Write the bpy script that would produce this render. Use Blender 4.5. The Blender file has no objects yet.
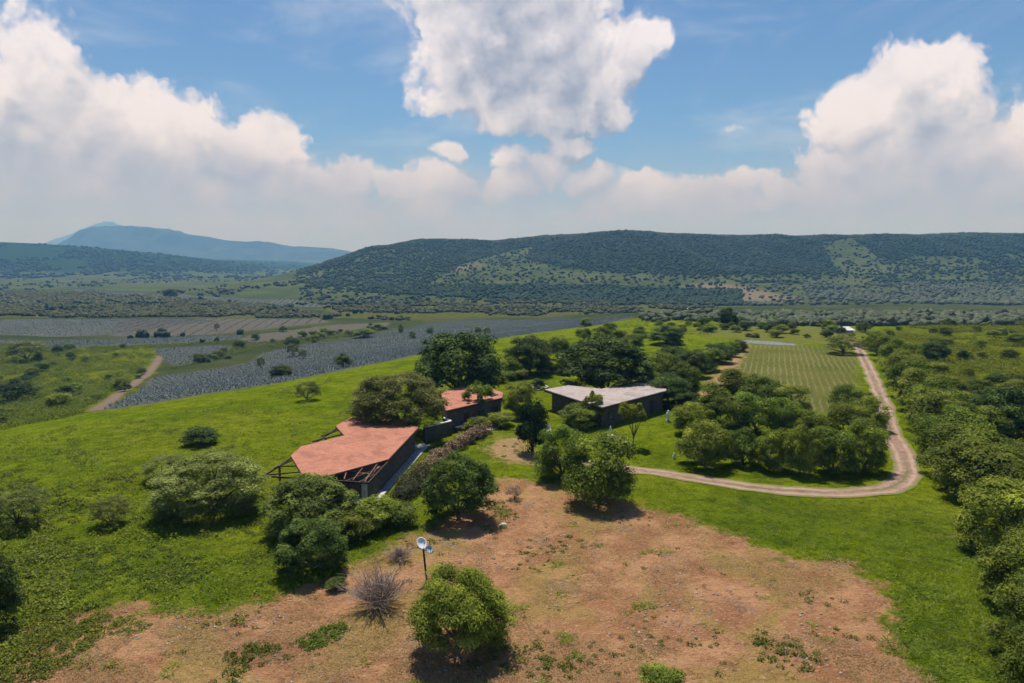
import bpy, math, random
import numpy as np
R = math.radians
rng = np.random.default_rng(7)
random.seed(7)
scene = bpy.context.scene
C = scene.collection

# ------------------------------------------------------------------ camera
CAM_H, PITCH, LENS = 25.0, R(6.6), 24.0
FPX = 1024 * LENS / 36.0
HZ = 262.0
cam_d = bpy.data.cameras.new('camera'); cam = bpy.data.objects.new('camera', cam_d); C.objects.link(cam)
cam.location = (0, 0, CAM_H); cam.rotation_euler = (R(90) - PITCH, 0, 0)
cam_d.lens = LENS; cam_d.sensor_width = 36; cam_d.clip_start = 0.5; cam_d.clip_end = 60000
scene.camera = cam
scene.view_settings.view_transform = 'Standard'; scene.view_settings.look = 'None'
scene.view_settings.exposure = 0.35; scene.view_settings.gamma = 1.0
scene.render.resolution_x, scene.render.resolution_y = 1024, 683
cy = scene.cycles
cy.max_bounces = 8; cy.diffuse_bounces = 4; cy.glossy_bounces = 2; cy.transmission_bounces = 3
cy.transparent_max_bounces = 8; cy.volume_bounces = 0; cy.caustics_reflective = False; cy.caustics_refractive = False
cy.use_denoising = True; cy.denoiser = 'OPENIMAGEDENOISE'; cy.denoising_input_passes = 'RGB_ALBEDO_NORMAL'; cy.denoising_prefilter = 'ACCURATE'
cy.use_adaptive_sampling = True; cy.adaptive_threshold = 0.02
cy.sample_clamp_indirect = 4

# ------------------------------------------------------------------ sun
SUN = np.array([-0.07, 0.40, 0.91]); SUN /= np.linalg.norm(SUN)
SUN_STRENGTH, SKY_STRENGTH = 4.6, 0.070
sd = bpy.data.lights.new('sun', 'SUN'); sd.energy = SUN_STRENGTH; sd.angle = R(0.5); sd.color = (1.0, 0.955, 0.89)
so = bpy.data.objects.new('sun', sd); C.objects.link(so)
from mathutils import Vector
so.rotation_euler = Vector(SUN).to_track_quat('Z', 'Y').to_euler(); so.location = (0, 0, 200)

# ------------------------------------------------------------------ node helpers
class NT:
    def __init__(s, tree): s.t = tree
    def n(s, typ, **kw):
        nd = s.t.nodes.new(typ)
        for k, v in kw.items(): setattr(nd, k, v)
        return nd
    def put(s, sock, v):
        if v is None: return
        if isinstance(v, bpy.types.NodeSocket): s.t.links.new(v, sock)
        else:
            if isinstance(v, (tuple, list)) and len(v) == 3 and sock.type == 'RGBA': v = (*v, 1)
            sock.default_value = v
    def m(s, op, a, b=None, c=None, clamp=False):
        nd = s.n('ShaderNodeMath', operation=op, use_clamp=clamp)
        for i, v in enumerate((a, b, c)): s.put(nd.inputs[i], v)
        return nd.outputs[0]
    def vm(s, op, a, b=None):
        nd = s.n('ShaderNodeVectorMath', operation=op); s.put(nd.inputs[0], a)
        if b is not None: s.put(nd.inputs[3 if op == 'SCALE' else 1], b)
        return nd.outputs['Value'] if op in ('LENGTH', 'DOT_PRODUCT') else nd.outputs[0]
    def mix(s, f, a, b, blend='MIX'):
        nd = s.n('ShaderNodeMix', data_type='RGBA', blend_type=blend, clamp_factor=True)
        s.put(nd.inputs[0], f); s.put(nd.inputs[6], a); s.put(nd.inputs[7], b)
        return nd.outputs[2]
    def noise(s, vec, scale, detail=4, rough=.55, dist=0.0, out='Fac', dims='3D'):
        nd = s.n('ShaderNodeTexNoise', noise_dimensions=dims); s.put(nd.inputs['Vector'], vec)
        nd.inputs['Scale'].default_value = scale; nd.inputs['Detail'].default_value = detail
        nd.inputs['Roughness'].default_value = rough; nd.inputs['Distortion'].default_value = dist
        return nd.outputs[out]
    def ss(s, x, a, b, to0=0.0, to1=1.0):
        nd = s.n('ShaderNodeMapRange', interpolation_type='SMOOTHSTEP')
        s.put(nd.inputs[0], x); nd.inputs[1].default_value = a; nd.inputs[2].default_value = b
        nd.inputs[3].default_value = to0; nd.inputs[4].default_value = to1
        return nd.outputs[0]
    def xyz(s, x, y, z):
        nd = s.n('ShaderNodeCombineXYZ'); s.put(nd.inputs[0], x); s.put(nd.inputs[1], y); s.put(nd.inputs[2], z)
        return nd.outputs[0]
    def attr(s, name): return s.n('ShaderNodeAttribute', attribute_name=name).outputs['Fac']

def pix_dir(px, py):
    dx, dy = (px - 512) / FPX, -(py - 341.5) / FPX
    d = np.array([dx, math.cos(PITCH) + dy * math.sin(PITCH), -math.sin(PITCH) + dy * math.cos(PITCH)])
    return d / np.linalg.norm(d)
def azel(px, py):
    d = pix_dir(px, py); return math.atan2(d[0], d[1]), math.asin(d[2])

# ------------------------------------------------------------------ world: Nishita sky with procedural cumulus
world = bpy.data.worlds.new('World'); scene.world = world; world.use_nodes = True
wt = world.node_tree; wt.nodes.clear(); W = NT(wt)
sky = W.n('ShaderNodeTexSky', sky_type='NISHITA', sun_disc=False)
sky.sun_elevation = math.asin(SUN[2]); sky.sun_rotation = math.atan2(SUN[0], SUN[1])
sky.air_density = 1.0; sky.dust_density = 1.2; sky.ozone_density = 1.5; sky.altitude = 1400
CLOUDS = [  # pixel centre, pixel radii, weight
 (-40,120,120,105,1),(20,95,70,72,1),(70,130,90,60,1),(130,150,95,62,1),(200,140,62,42,1),(238,150,70,40,1),(290,190,90,36,1),(20,200,190,60,1),(160,205,160,50,1),
 (355,185,46,26,.85),(400,190,40,24,.75),(300,215,120,34,.8),(420,215,80,28,.7),(240,190,60,30,.9),
 (446,52,46,52,1.1),(492,28,86,78,1.2),(550,52,84,80,1.2),(596,96,50,50,1.1),(624,50,44,40,1.05),(540,108,86,40,1.05),(495,-25,140,70,1.1),(566,146,40,20,.85),(454,92,48,26,.9),(540,168,36,20,.85),(505,158,30,16,.55),
 (425,196,40,16,.6),(490,196,30,16,.65),(590,180,34,16,.6),(640,186,36,14,.65),(780,190,40,18,.7),(447,152,26,14,.8),(438,184,34,22,.85),(466,192,34,18,.75),(512,184,36,20,.85),(545,168,30,14,.75),
 (915,82,60,40,1.05),(950,62,34,28,.95),(872,116,60,38,1.05),(838,156,46,24,1),(905,135,86,52,1),(975,160,80,40,.95),(1035,150,60,42,1),(1000,190,130,40,1),(880,190,130,34,1),
 (1090,130,80,60,1),(740,190,36,18,.8),(700,208,95,22,.85),(620,208,90,20,.8),(735,133,11,5,.3)]
grp = bpy.data.node_groups.new('cloud_density', 'ShaderNodeTree')
grp.interface.new_socket('P', in_out='INPUT', socket_type='NodeSocketVector')
grp.interface.new_socket('D', in_out='OUTPUT', socket_type='NodeSocketFloat')
grp.interface.new_socket('F', in_out='OUTPUT', socket_type='NodeSocketFloat')
G = NT(grp); gi = G.n('NodeGroupInput'); go = G.n('NodeGroupOutput')
P = gi.outputs[0]
warp = G.vm('SUBTRACT', G.noise(P, 9, 4, .6, out='Color', dims='2D'), (.5, .5, .5))
Pw = G.vm('ADD', P, G.vm('SCALE', warp, .075))
field = None
for (cx, cyy, rx, ry, wgt) in CLOUDS:
    a0, e0 = azel(cx, cyy)
    v = G.vm('SUBTRACT', Pw, (a0, e0, 0)); v = G.vm('MULTIPLY', v, (FPX / rx, FPX / ry, 0))
    b = G.m('MULTIPLY_ADD', G.vm('LENGTH', v), -wgt, wgt)
    if field is None: field = b
    else:
        nd = G.n('ShaderNodeMath', operation='SMOOTH_MAX'); G.put(nd.inputs[0], field); G.put(nd.inputs[1], b); nd.inputs[2].default_value = .15
        field = nd.outputs[0]
vo = G.n('ShaderNodeTexVoronoi', feature='SMOOTH_F1', voronoi_dimensions='2D'); G.put(vo.inputs['Vector'], G.vm('ADD', Pw, G.vm('SCALE', warp, .03)))
vo.inputs['Scale'].default_value = 26; vo.inputs['Smoothness'].default_value = .35
vo.inputs['Detail'].default_value = 2; vo.inputs['Roughness'].default_value = .5
bil = G.m('SUBTRACT', .42, vo.outputs['Distance'])
fb = G.m('SUBTRACT', G.noise(P, 15, 7, .56, dims='2D'), .5)
D = G.m('ADD', field, G.m('ADD', G.m('MULTIPLY', bil, .30), G.m('MULTIPLY', fb, .68)))
G.put(go.inputs[0], D); G.put(go.inputs[1], field)
dirv = W.vm('NORMALIZE', W.n('ShaderNodeTexCoord').outputs['Generated'])
sep = W.n('ShaderNodeSeparateXYZ'); W.put(sep.inputs[0], dirv)
az = W.m('ARCTAN2', sep.outputs[0], sep.outputs[1]); el = W.m('ARCSINE', sep.outputs[2])
P0 = W.xyz(az, el, 0.0)
def cd(v):
    nd = W.n('ShaderNodeGroup'); nd.node_tree = grp; W.put(nd.inputs[0], v); return nd.outputs[0], nd.outputs[1]
D0, F0 = cd(P0)
D1, F1 = cd(W.vm('ADD', P0, (-.010, .024, 0)))
D2, F2 = cd(W.vm('ADD', P0, (-.03, .065, 0)))
mask = W.ss(D0, -.03, .27)
emb = W.m('ADD', W.m('MULTIPLY', W.m('SUBTRACT', D0, D1), .75), W.m('MULTIPLY', W.m('SUBTRACT', D0, D2), .55))
core = W.ss(D0, .35, 1.0)
lit = W.m('ADD', W.m('SUBTRACT', .64, W.m('MULTIPLY', core, .52)), emb, clamp=True)
lit = W.m('ADD', lit, W.m('MULTIPLY', W.m('SUBTRACT', W.noise(P0, 17, 5, .55, .5, dims='2D'), .5), .75), clamp=True)
lit = W.m('MULTIPLY', lit, W.ss(el, .02, .16, .60, 1.0))
ccol = W.mix(lit, (.25, .28, .365), (.76, .735, .80))
hz_band = W.ss(W.m('ADD', el, W.m('MULTIPLY', W.m('SUBTRACT', W.noise(P0, 12, 4, dims='2D'), .5), .10)), .05, .19, 1.0, 0.0)
skyc = W.mix(1.0, sky.outputs[0], (SKY_STRENGTH, SKY_STRENGTH, SKY_STRENGTH), 'MULTIPLY')
skyc = W.mix(1.0, skyc, (.66, .90, 1.20), 'MULTIPLY')
veil = W.mix(W.m('MULTIPLY', W.ss(W.noise(W.vm('MULTIPLY', P0, (1, 2.6, 1)), 4, 7, .62, .4, dims='2D'), .42, .75), .30), skyc, (.62, .66, .72))
c1 = W.mix(W.m('MULTIPLY', mask, .97), veil, ccol)
c2 = W.mix(W.m('MULTIPLY', hz_band, .86), c1, W.mix(W.noise(P0, 14, 4, dims='2D'), (.29, .30, .415), (.37, .375, .485)))
bg = W.n('ShaderNodeBackground'); W.put(bg.inputs[0], c2); bg.inputs[1].default_value = 1.0
wo = W.n('ShaderNodeOutputWorld'); wt.links.new(bg.outputs[0], wo.inputs[0])
world.cycles.sampling_method = 'NONE'

# ------------------------------------------------------------------ numeric noise
_perm = np.random.default_rng(3).random((512, 512))
def vnoise(x, y):
    xi, yi = np.floor(x).astype(int), np.floor(y).astype(int); fx, fy = x - xi, y - yi
    fx, fy = fx * fx * (3 - 2 * fx), fy * fy * (3 - 2 * fy)
    g = lambda a, b: _perm[a & 511, b & 511]
    return (g(xi, yi) * (1 - fx) + g(xi + 1, yi) * fx) * (1 - fy) + (g(xi, yi + 1) * (1 - fx) + g(xi + 1, yi + 1) * fx) * fy - .5
def fbm(x, y, o=4):
    s, a = 0, 1.0
    for i in range(o): s = s + a * vnoise(x * 2 ** i + 17.3 * i, y * 2 ** i + 9.1 * i); a *= .5
    return s
def sst(a, b, x):
    t = np.clip((x - a) / (b - a), 0, 1); return t * t * (3 - 2 * t)

# ------------------------------------------------------------------ terrain height
VAL = -24.0
RD = 1800.0
_rx = (np.array([-1500, 250, 285, 300, 320, 350, 380, 420, 500, 560, 640, 700, 800, 900, 960, 1024, 1400, 2200]) - 512) / FPX * RD
_ry = CAM_H + (HZ - np.array([310, 300, 292, 276, 266, 256, 247, 239.5, 240.5, 235, 232, 235, 237, 237, 233, 234, 228, 235])) / FPX * RD
_lx = (np.array([-1500, -300, 0, 60, 100, 160, 200, 250, 290, 400]) - 512) / FPX * 3000
_ly = CAM_H + (HZ - np.array([225, 232, 241.5, 246, 250, 258, 264, 272, 280, 300])) / FPX * 3000
def H(x, y):
    x = np.asarray(x, float); y = np.asarray(y, float)
    s = (x + 70) * -.853 + (y - 113) * .522
    d1 = sst(-45, 175, s); d2 = sst(320, 640, y + .12 * x)
    z = VAL * np.maximum(d1, d2)
    z = z + .30 * fbm(x / 14, y / 14, 3) + .10 * vnoise(x / 2.3, y / 2.3)
    far = sst(150, 500, np.hypot(x, y)); z = z + far * 2.2 * fbm(x / 90, y / 90, 4)
    wx = x + 120 * fbm(x / 500, y / 500, 3)
    zc = np.interp(x, _rx, _ry) + 3.0 * fbm(x / 60 + 5, y / 400, 3)
    yy = y + 230 * fbm(x / 210 + 31, y / 900 + 4, 4) * sst(900, 1300, y) * (1 - sst(1650, 1850, y))
    p = .22 * sst(820, 1250, yy) + .78 * sst(1120, 1860, yy)
    g = np.maximum(zc - VAL, 0) * p * (1 - .35 * sst(2100, 3200, y))
    zl = np.maximum(np.interp(x, _lx, _ly) - VAL, 0) * sst(2050, 3000, y + 150 * fbm(x / 400, y / 400, 3)) * (1 - .5 * sst(3200, 4600, y))
    return z + np.maximum(g, zl)

TS = np.concatenate([20 * 1.014 ** np.arange(470)])
def gr(px, py):
    """ground point seen at a pixel of the photograph"""
    d = pix_dir(px, py)
    X, Y, Z = TS * d[0], TS * d[1], CAM_H + TS * d[2]
    b = np.nonzero(Z < H(X, Y))[0]
    if len(b) == 0: t = TS[-1]
    else:
        i = max(b[0], 1); lo, hi = TS[i - 1], TS[i]
        for _ in range(4):
            tt = np.linspace(lo, hi, 9); bb = np.nonzero(CAM_H + tt * d[2] < H(tt * d[0], tt * d[1]))[0]
            k = max(bb[0], 1) if len(bb) else 8; lo, hi = tt[k - 1], tt[k]
        t = (lo + hi) / 2
    p = np.array([t * d[0], t * d[1], 0]); p[2] = float(H(p[0], p[1])); return p
def at(px, py, z):
    d = pix_dir(px, py); t = (z - CAM_H) / d[2]; return np.array([0, 0, CAM_H]) + d * t
def proj(p):
    p = np.asarray(p, float); x, y, z = p[..., 0], p[..., 1], p[..., 2] - CAM_H
    f = y * math.cos(PITCH) - z * math.sin(PITCH); u = y * math.sin(PITCH) + z * math.cos(PITCH)
    return 512 + FPX * x / f, 341.5 - FPX * u / f, f
def gpoly(pts): return np.array([gr(*p)[:2] for p in pts])
def inpoly(x, y, poly):
    r = np.zeros(np.shape(x), bool); n = len(poly)
    for i in range(n):
        (x0, y0), (x1, y1) = poly[i], poly[(i + 1) % n]
        c = ((y0 > y) != (y1 > y)) & (x < (x1 - x0) * (y - y0) / (y1 - y0 + 1e-12) + x0); r ^= c
    return r
def sdf(x, y, poly, closed=True):
    d = np.full(np.shape(x), 1e9); n = len(poly)
    for i in range(n if closed else n - 1):
        a, b = np.array(poly[i]), np.array(poly[(i + 1) % n]); ab = b - a
        t = np.clip(((x - a[0]) * ab[0] + (y - a[1]) * ab[1]) / (ab @ ab + 1e-9), 0, 1)
        d = np.minimum(d, np.hypot(x - a[0] - t * ab[0], y - a[1] - t * ab[1]))
    return np.where(inpoly(x, y, poly), d, -d) if closed else -d

# ------------------------------------------------------------------ regions traced on the ground
SOIL = gpoly([(-60,700),(-60,655),(0,640),(60,618),(130,603),(200,613),(250,603),(300,590),(345,570),(385,548),(420,532),(445,520),(470,506),(490,488),(500,478),(540,482),(590,492),(640,505),(700,522),(745,540),(790,562),(820,560),(850,562),(880,580),(892,605),(890,640),(905,665),(915,700),(600,720),(200,720)])
SAND = gpoly([(486,448),(500,438),(520,436),(528,448),(545,456),(560,462),(545,466),(515,463),(495,458)])
AGAVE = [gpoly(p) for p in (
 [(98,412),(150,379),(165,375),(200,371),(250,363),(264,353),(300,345),(340,341),(385,331),(430,323),(480,320),(560,318.5),(634,316.5),(600,325),(520,335),(470,344),(440,351),(400,359),(330,373),(280,383),(200,395),(150,404)],
 [(155,349),(222,345),(232,347),(210,361),(180,366),(165,362)],
 [(-20,342),(40,343),(60,348),(130,345),(200,342),(240,338.5),(240,335),(140,338.5),(40,341),(-20,340)],
 [(60,287),(200,296),(300,300),(345,308),(290,306),(190,299.5),(100,294)],
 [(-20,320),(120,319),(200,319),(215,322),(120,334),(60,337),(-20,334)])]
FALLOW = [gpoly(p) for p in (
 [(120,319.5),(200,318.5),(320,318.5),(330,322),(240,332),(200,335),(110,336)],
 [(238,340),(250,335),(330,325),(392,322),(385,327),(330,335),(280,340),(250,342)])]
SCRUB_W = gpoly([(-60,350),(0,346),(60,349),(150,346),(160,362),(140,380),(98,410),(60,419),(0,430),(-80,440)])
SCRUB_E = gpoly([(872,342),(885,330),(925,323),(1024,323),(1200,323),(1250,480),(1110,560),(1050,470),(990,430),(930,390),(900,365)])
OLIVE = [gpoly(p) for p in ([(-40,292),(100,293),(190,301),(260,305),(310,312),(322,318),(-40,318)],
 [(320,304),(460,300),(640,303),(740,306),(640,313),(470,318),(400,321),(330,317)])]
CROP = gpoly([(700,402),(716,380),(738,352),(750,345),(800,345),(826,347),(858,350),(857,375),(850,400),(838,415),(800,410),(740,408)])
DRY = gpoly([(690,330),(740,322),(860,326),(870,345),(800,343),(720,338)])
FPATH = [gr(*p)[:2] for p in ((96,410),(118,394),(136,382),(150,371),(156,364),(160,356))]
TRACK = [gr(*p)[:2] for p in ((545,460),(580,462),(627,469),(660,473),(700,480),(740,486),(780,490.5),(820,493),(855,493),(885,490),(903,482),(908,470),(903,455),(893,436),(886,412),(880,395),(873,378),(867,365),(862,355),(858,347),(850,339))]

# ------------------------------------------------------------------ mesh helpers
def new_mesh(name, V, faces_idx, nper, mat, parent=None, smooth=False, attrs=None):
    """V (n,3); faces_idx flat array with nper verts per face"""
    me = bpy.data.meshes.new(name); V = np.asarray(V, np.float32); F = np.asarray(faces_idx, np.int32).ravel()
    nf = len(F) // nper
    me.vertices.add(len(V)); me.vertices.foreach_set('co', V.ravel())
    me.loops.add(len(F)); me.loops.foreach_set('vertex_index', F)
    me.polygons.add(nf); me.polygons.foreach_set('loop_start', np.arange(0, nf * nper, nper, dtype=np.int32))
    if smooth: me.polygons.foreach_set('use_smooth', np.ones(nf, bool))
    for k, v in (attrs or {}).items():
        a = me.attributes.new(k, 'FLOAT', 'POINT'); a.data.foreach_set('value', np.asarray(v, np.float32))
    me.update(calc_edges=True)
    if mat: me.materials.append(mat)
    if name is None: return me
    return me
def link(name, me, parent=None, loc=(0, 0, 0)):
    o = bpy.data.objects.new(name, me); C.objects.link(o); o.location = loc
    if parent: o.parent = parent
    return o
def tag(o, label=None, cat=None, group=None, kind=None):
    for k, v in (('label', label), ('category', cat), ('group', group), ('kind', kind)):
        if v: o[k] = v
    return o
def empty(name, loc, label, cat, group=None, rz=0):
    o = bpy.data.objects.new(name, None); C.objects.link(o); o.location = loc; o.rotation_euler.z = rz
    o.empty_display_size = .2
    return tag(o, label, cat, group)
class MB:
    """collects polygons into one mesh"""
    def __init__(s): s.v, s.f = [], []
    def face_loop(s, pts, faces):
        b = len(s.v); s.v += [tuple(map(float, p)) for p in pts]; s.f += [tuple(b + i for i in f) for f in faces]
    def prism(s, poly, z0, z1):
        n = len(poly); pts = [(*p[:2], z0) for p in poly] + [(*p[:2], z1) for p in poly]
        s.face_loop(pts, [tuple(range(n))[::-1], tuple(range(n, 2 * n))] + [(i, (i + 1) % n, n + (i + 1) % n, n + i) for i in range(n)])
    def bar(s, a, b, w, h=None):
        a, b = np.array(a, float), np.array(b, float); h = h or w; d = b - a; d /= np.linalg.norm(d) + 1e-9
        up = np.array([0, 0, 1.]) if abs(d[2]) < .95 else np.array([1., 0, 0]); sx = np.cross(d, up); sx /= np.linalg.norm(sx); up = np.cross(sx, d)
        q = [sx * w / 2 * i + up * h / 2 * j for i, j in ((-1, -1), (1, -1), (1, 1), (-1, 1))]
        s.face_loop([a + k for k in q] + [b + k for k in q], [(3, 2, 1, 0), (4, 5, 6, 7), (0, 1, 5, 4), (1, 2, 6, 5), (2, 3, 7, 6), (3, 0, 4, 7)])
    def tube(s, pts, rad, n=6):
        pts = [np.array(p, float) for p in pts]; rings = []
        for i, p in enumerate(pts):
            d = pts[min(i + 1, len(pts) - 1)] - pts[max(i - 1, 0)]; d /= np.linalg.norm(d) + 1e-9
            u = np.cross(d, (0.31, .95, .05)); u /= np.linalg.norm(u) + 1e-9; v = np.cross(d, u)
            rings.append([p + rad[i] * (u * math.cos(t) + v * math.sin(t)) for t in np.arange(n) * 2 * math.pi / n])
        allp = [q for r in rings for q in r]; fs = [tuple(range(n))[::-1], tuple(range((len(pts) - 1) * n, len(pts) * n))]
        for i in range(len(pts) - 1):
            for j in range(n): fs.append((i * n + j, i * n + (j + 1) % n, (i + 1) * n + (j + 1) % n, (i + 1) * n + j))
        s.face_loop(allp, fs)
    def mesh(s, name, mat, smooth=False):
        me = bpy.data.meshes.new(name); me.from_pydata(s.v, [], s.f); me.update(); me.materials.append(mat)
        if smooth: me.polygons.foreach_set('use_smooth', np.ones(len(me.polygons), bool))
        return me
    def build(s, name, mat, parent=None, smooth=False, loc=(0, 0, 0), bevel=0):
        o = link(name, s.mesh(name, mat, smooth), parent, loc)
        if bevel:
            md = o.modifiers.new('edge', 'BEVEL'); md.width = bevel; md.segments = 2
        return o

# ------------------------------------------------------------------ materials
def mat_new(name):
    m = bpy.data.materials.new(name); m.use_nodes = True; t = m.node_tree
    b = next(n for n in t.nodes if n.type == 'BSDF_PRINCIPLED'); N = NT(t); b.inputs['Specular IOR Level'].default_value = .25
    return m, N, b
def obj_co(N): return N.n('ShaderNodeTexCoord').outputs['Object']
def world_co(N): return N.n('ShaderNodeNewGeometry').outputs['Position']
def bump(N, b, h, strength=.5, dist=.1):
    bp = N.n('ShaderNodeBump'); bp.inputs['Strength'].default_value = strength; bp.inputs['Distance'].default_value = dist
    N.put(bp.inputs['Height'], h); N.put(b.inputs['Normal'], bp.outputs[0])
def simple(name, c1, c2, scale=3, rough=.85, bs=.3, metal=0, detail=6):
    m, N, b = mat_new(name); co = obj_co(N); f = N.noise(co, scale, detail, .65)
    N.put(b.inputs['Base Color'], N.mix(N.ss(f, .3, .7), c1, c2)); b.inputs['Roughness'].default_value = rough; b.inputs['Metallic'].default_value = metal
    bump(N, b, N.noise(co, scale * 4, 4), bs, .03); return m
def leaf_mat(name, dark, light, hue=.0, trans=.24, accent=None, accent_amt=0):
    m, N, b = mat_new(name); g = N.n('ShaderNodeNewGeometry'); oi = N.n('ShaderNodeObjectInfo')
    r = g.outputs['Random Per Island']
    col = N.mix(r, dark, light)
    col = N.mix(N.ss(N.attr('tone'), .45, 1.0, 0, .75), col, tuple(v * 1.5 for v in light)); col = N.mix(N.ss(N.attr('tone'), 0, .4, .5, 0), col, dark)
    if accent: col = N.mix(N.m('GREATER_THAN', N.m('FRACT', N.m('MULTIPLY', r, 37.7)), 1 - accent_amt), col, accent)
    hs = N.n('ShaderNodeHueSaturation'); N.put(hs.inputs['Color'], col)
    N.put(hs.inputs['Hue'], N.m('MULTIPLY_ADD', oi.outputs['Random'], .035, .476 + hue))
    N.put(hs.inputs['Value'], N.m('MULTIPLY_ADD', N.m('FRACT', N.m('MULTIPLY', oi.outputs['Random'], 7.3)), .5, .75))
    N.put(b.inputs['Base Color'], hs.outputs[0]); b.inputs['Roughness'].default_value = .6; b.inputs['Specular IOR Level'].default_value = .06
    tr = N.n('ShaderNodeBsdfTranslucent'); N.put(tr.inputs[0], N.mix(1.0, hs.outputs[0], (1.25, 1.3, .6), 'MULTIPLY'))
    mx = N.n('ShaderNodeMixShader'); mx.inputs[0].default_value = trans
    out = next(n for n in m.node_tree.nodes if n.type == 'OUTPUT_MATERIAL')
    N.put(mx.inputs[1], b.outputs[0]); N.put(mx.inputs[2], tr.outputs[0]); N.put(out.inputs[0], mx.outputs[0]); return m
M = {}
M['bark'] = simple('bark', (.09, .065, .045), (.16, .13, .10), 4)
M['grey_twig'] = simple('grey_twig', (.24, .185, .15), (.36, .295, .245), 4)
M['mango'] = leaf_mat('mango_leaves', (0.062, 0.101, 0.012), (0.189, 0.242, 0.029))
M['bushy'] = leaf_mat('bushy_leaves', (0.049, 0.084, 0.018), (0.139, 0.183, 0.032))
M['ficus'] = leaf_mat('ficus_leaves', (0.026, 0.056, 0.012), (0.081, 0.123, 0.023), trans=.1)
M['mesquite'] = leaf_mat('mesquite_leaves', (0.082, 0.111, 0.026), (0.189, 0.222, 0.057))
M['lime'] = leaf_mat('lime_leaves', (0.051, 0.084, 0.009), (0.148, 0.185, 0.024))
M['shrub'] = leaf_mat('shrub_leaves', (0.062, 0.097, 0.012), (0.175, 0.222, 0.028))
M['cypress'] = leaf_mat('cypress_needles', (.010, .024, .007), (.024, .044, .011), trans=.12)
M['scrub'] = leaf_mat('scrub_leaves', (0.095, 0.129, 0.008), (0.224, 0.263, 0.020))
M['bougain'] = leaf_mat('flowering_hedge_leaves', (.035, .055, .020), (.085, .100, .040), accent=(.46, .27, .225), accent_amt=.52)
M['hedge'] = leaf_mat('hedge_leaves', (.035, .050, .018), (.090, .105, .042), accent=(.20, .13, .11), accent_amt=.15)
M['dryleaf'] = leaf_mat('dry_leaves', (.10, .065, .05), (.20, .14, .11), trans=.1)
M['wood'] = simple('dark_timber', (.035, .022, .016), (.075, .045, .032), 6)
M['rust'] = simple('rusty_steel', (.12, .06, .04), (.22, .11, .075), 5)
M['black'] = simple('black_paint', (.012, .012, .013), (.03, .03, .03), 5, .5)
M['white'] = simple('white_paint', (.70, .70, .68), (.82, .82, .80), 4, .5, .05)
M['dish'] = simple('dish_paint', (.62, .64, .66), (.78, .79, .80), 4, .4, .02)
M['mesh_dish'] = simple('grey_blue_mesh', (.30, .37, .45), (.42, .48, .55), 9, .5, .2)
M['concrete'] = simple('pale_concrete', (.38, .36, .34), (.56, .53, .50), 1.5, .9)
M['bluepath'] = simple('grey_flagstone', (.22, .24, .26), (.36, .37, .38), 1.2, .85)
M['stone'] = simple('pale_stone', (.38, .34, .30), (.62, .58, .53), 3, .9)
M['glass'] = simple('dark_glass', (.03, .04, .05), (.07, .09, .10), 1, .12, 0)
M['whiteroof'] = simple('white_sheeting', (.42, .43, .44), (.58, .58, .58), .3, .7)
# rubble masonry
m, N, b = mat_new('dark_masonry'); co = obj_co(N)
vo = N.n('ShaderNodeTexVoronoi', feature='F1'); N.put(vo.inputs['Vector'], co); vo.inputs['Scale'].default_value = 2.6
ve = N.n('ShaderNodeTexVoronoi', feature='DISTANCE_TO_EDGE'); N.put(ve.inputs['Vector'], co); ve.inputs['Scale'].default_value = 2.6
cc = N.mix(N.noise(vo.outputs['Color'], 9, 0), (.045, .036, .029), (.165, .130, .100))
N.put(b.inputs['Base Color'], N.mix(N.ss(ve.outputs['Distance'], .01, .05), (.13, .11, .088), cc)); b.inputs['Roughness'].default_value = .9
bump(N, b, ve.outputs['Distance'], .8, .1); M['masonry'] = m
# roofs: tile courses
def roof_mat(name, c1, c2, c3, ang):
    m, N, b = mat_new(name); mp = N.n('ShaderNodeMapping'); N.put(mp.inputs[0], world_co(N)); mp.inputs['Rotation'].default_value = (0, 0, ang); co = mp.outputs[0]
    br = N.n('ShaderNodeTexBrick'); N.put(br.inputs['Vector'], co); br.inputs['Scale'].default_value = 1.0
    br.inputs['Brick Width'].default_value = .42; br.inputs['Row Height'].default_value = .24; br.inputs['Mortar Size'].default_value = .012
    br.inputs['Color1'].default_value = (*c1, 1); br.inputs['Color2'].default_value = (*c2, 1); br.inputs['Mortar'].default_value = (*[v * .55 for v in c1], 1)
    st = N.ss(N.noise(co, .40, 8, .75, .8), .47, .62); col = N.mix(N.m('MULTIPLY', st, .9), br.outputs['Color'], c3)
    sk_ = N.n('ShaderNodeMapping'); N.put(sk_.inputs[0], co); sk_.inputs['Scale'].default_value = (.35, 3.2, 1)
    col = N.mix(N.ss(N.noise(sk_.outputs[0], 1.0, 6, .7), .50, .70, 0, .55), col, tuple(v * .62 for v in c1))
    col = N.mix(N.ss(N.noise(co, 2.6, 5, .7), .55, .85, 0, .5), col, tuple(min(1, v * 1.5) for v in c1))
    N.put(b.inputs['Base Color'], col); b.inputs['Roughness'].default_value = .8; bump(N, b, br.outputs['Fac'], .5, -.03); return m
M['roof_red'] = roof_mat('terracotta_roofing', (.375, .150, .092), (.46, .195, .125), (.255, .100, .064), .6)
M['roof_grey'] = roof_mat('pinkish_grey_roofing', (.36, .305, .285), (.43, .37, .345), (.26, .21, .19), .5)

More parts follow.
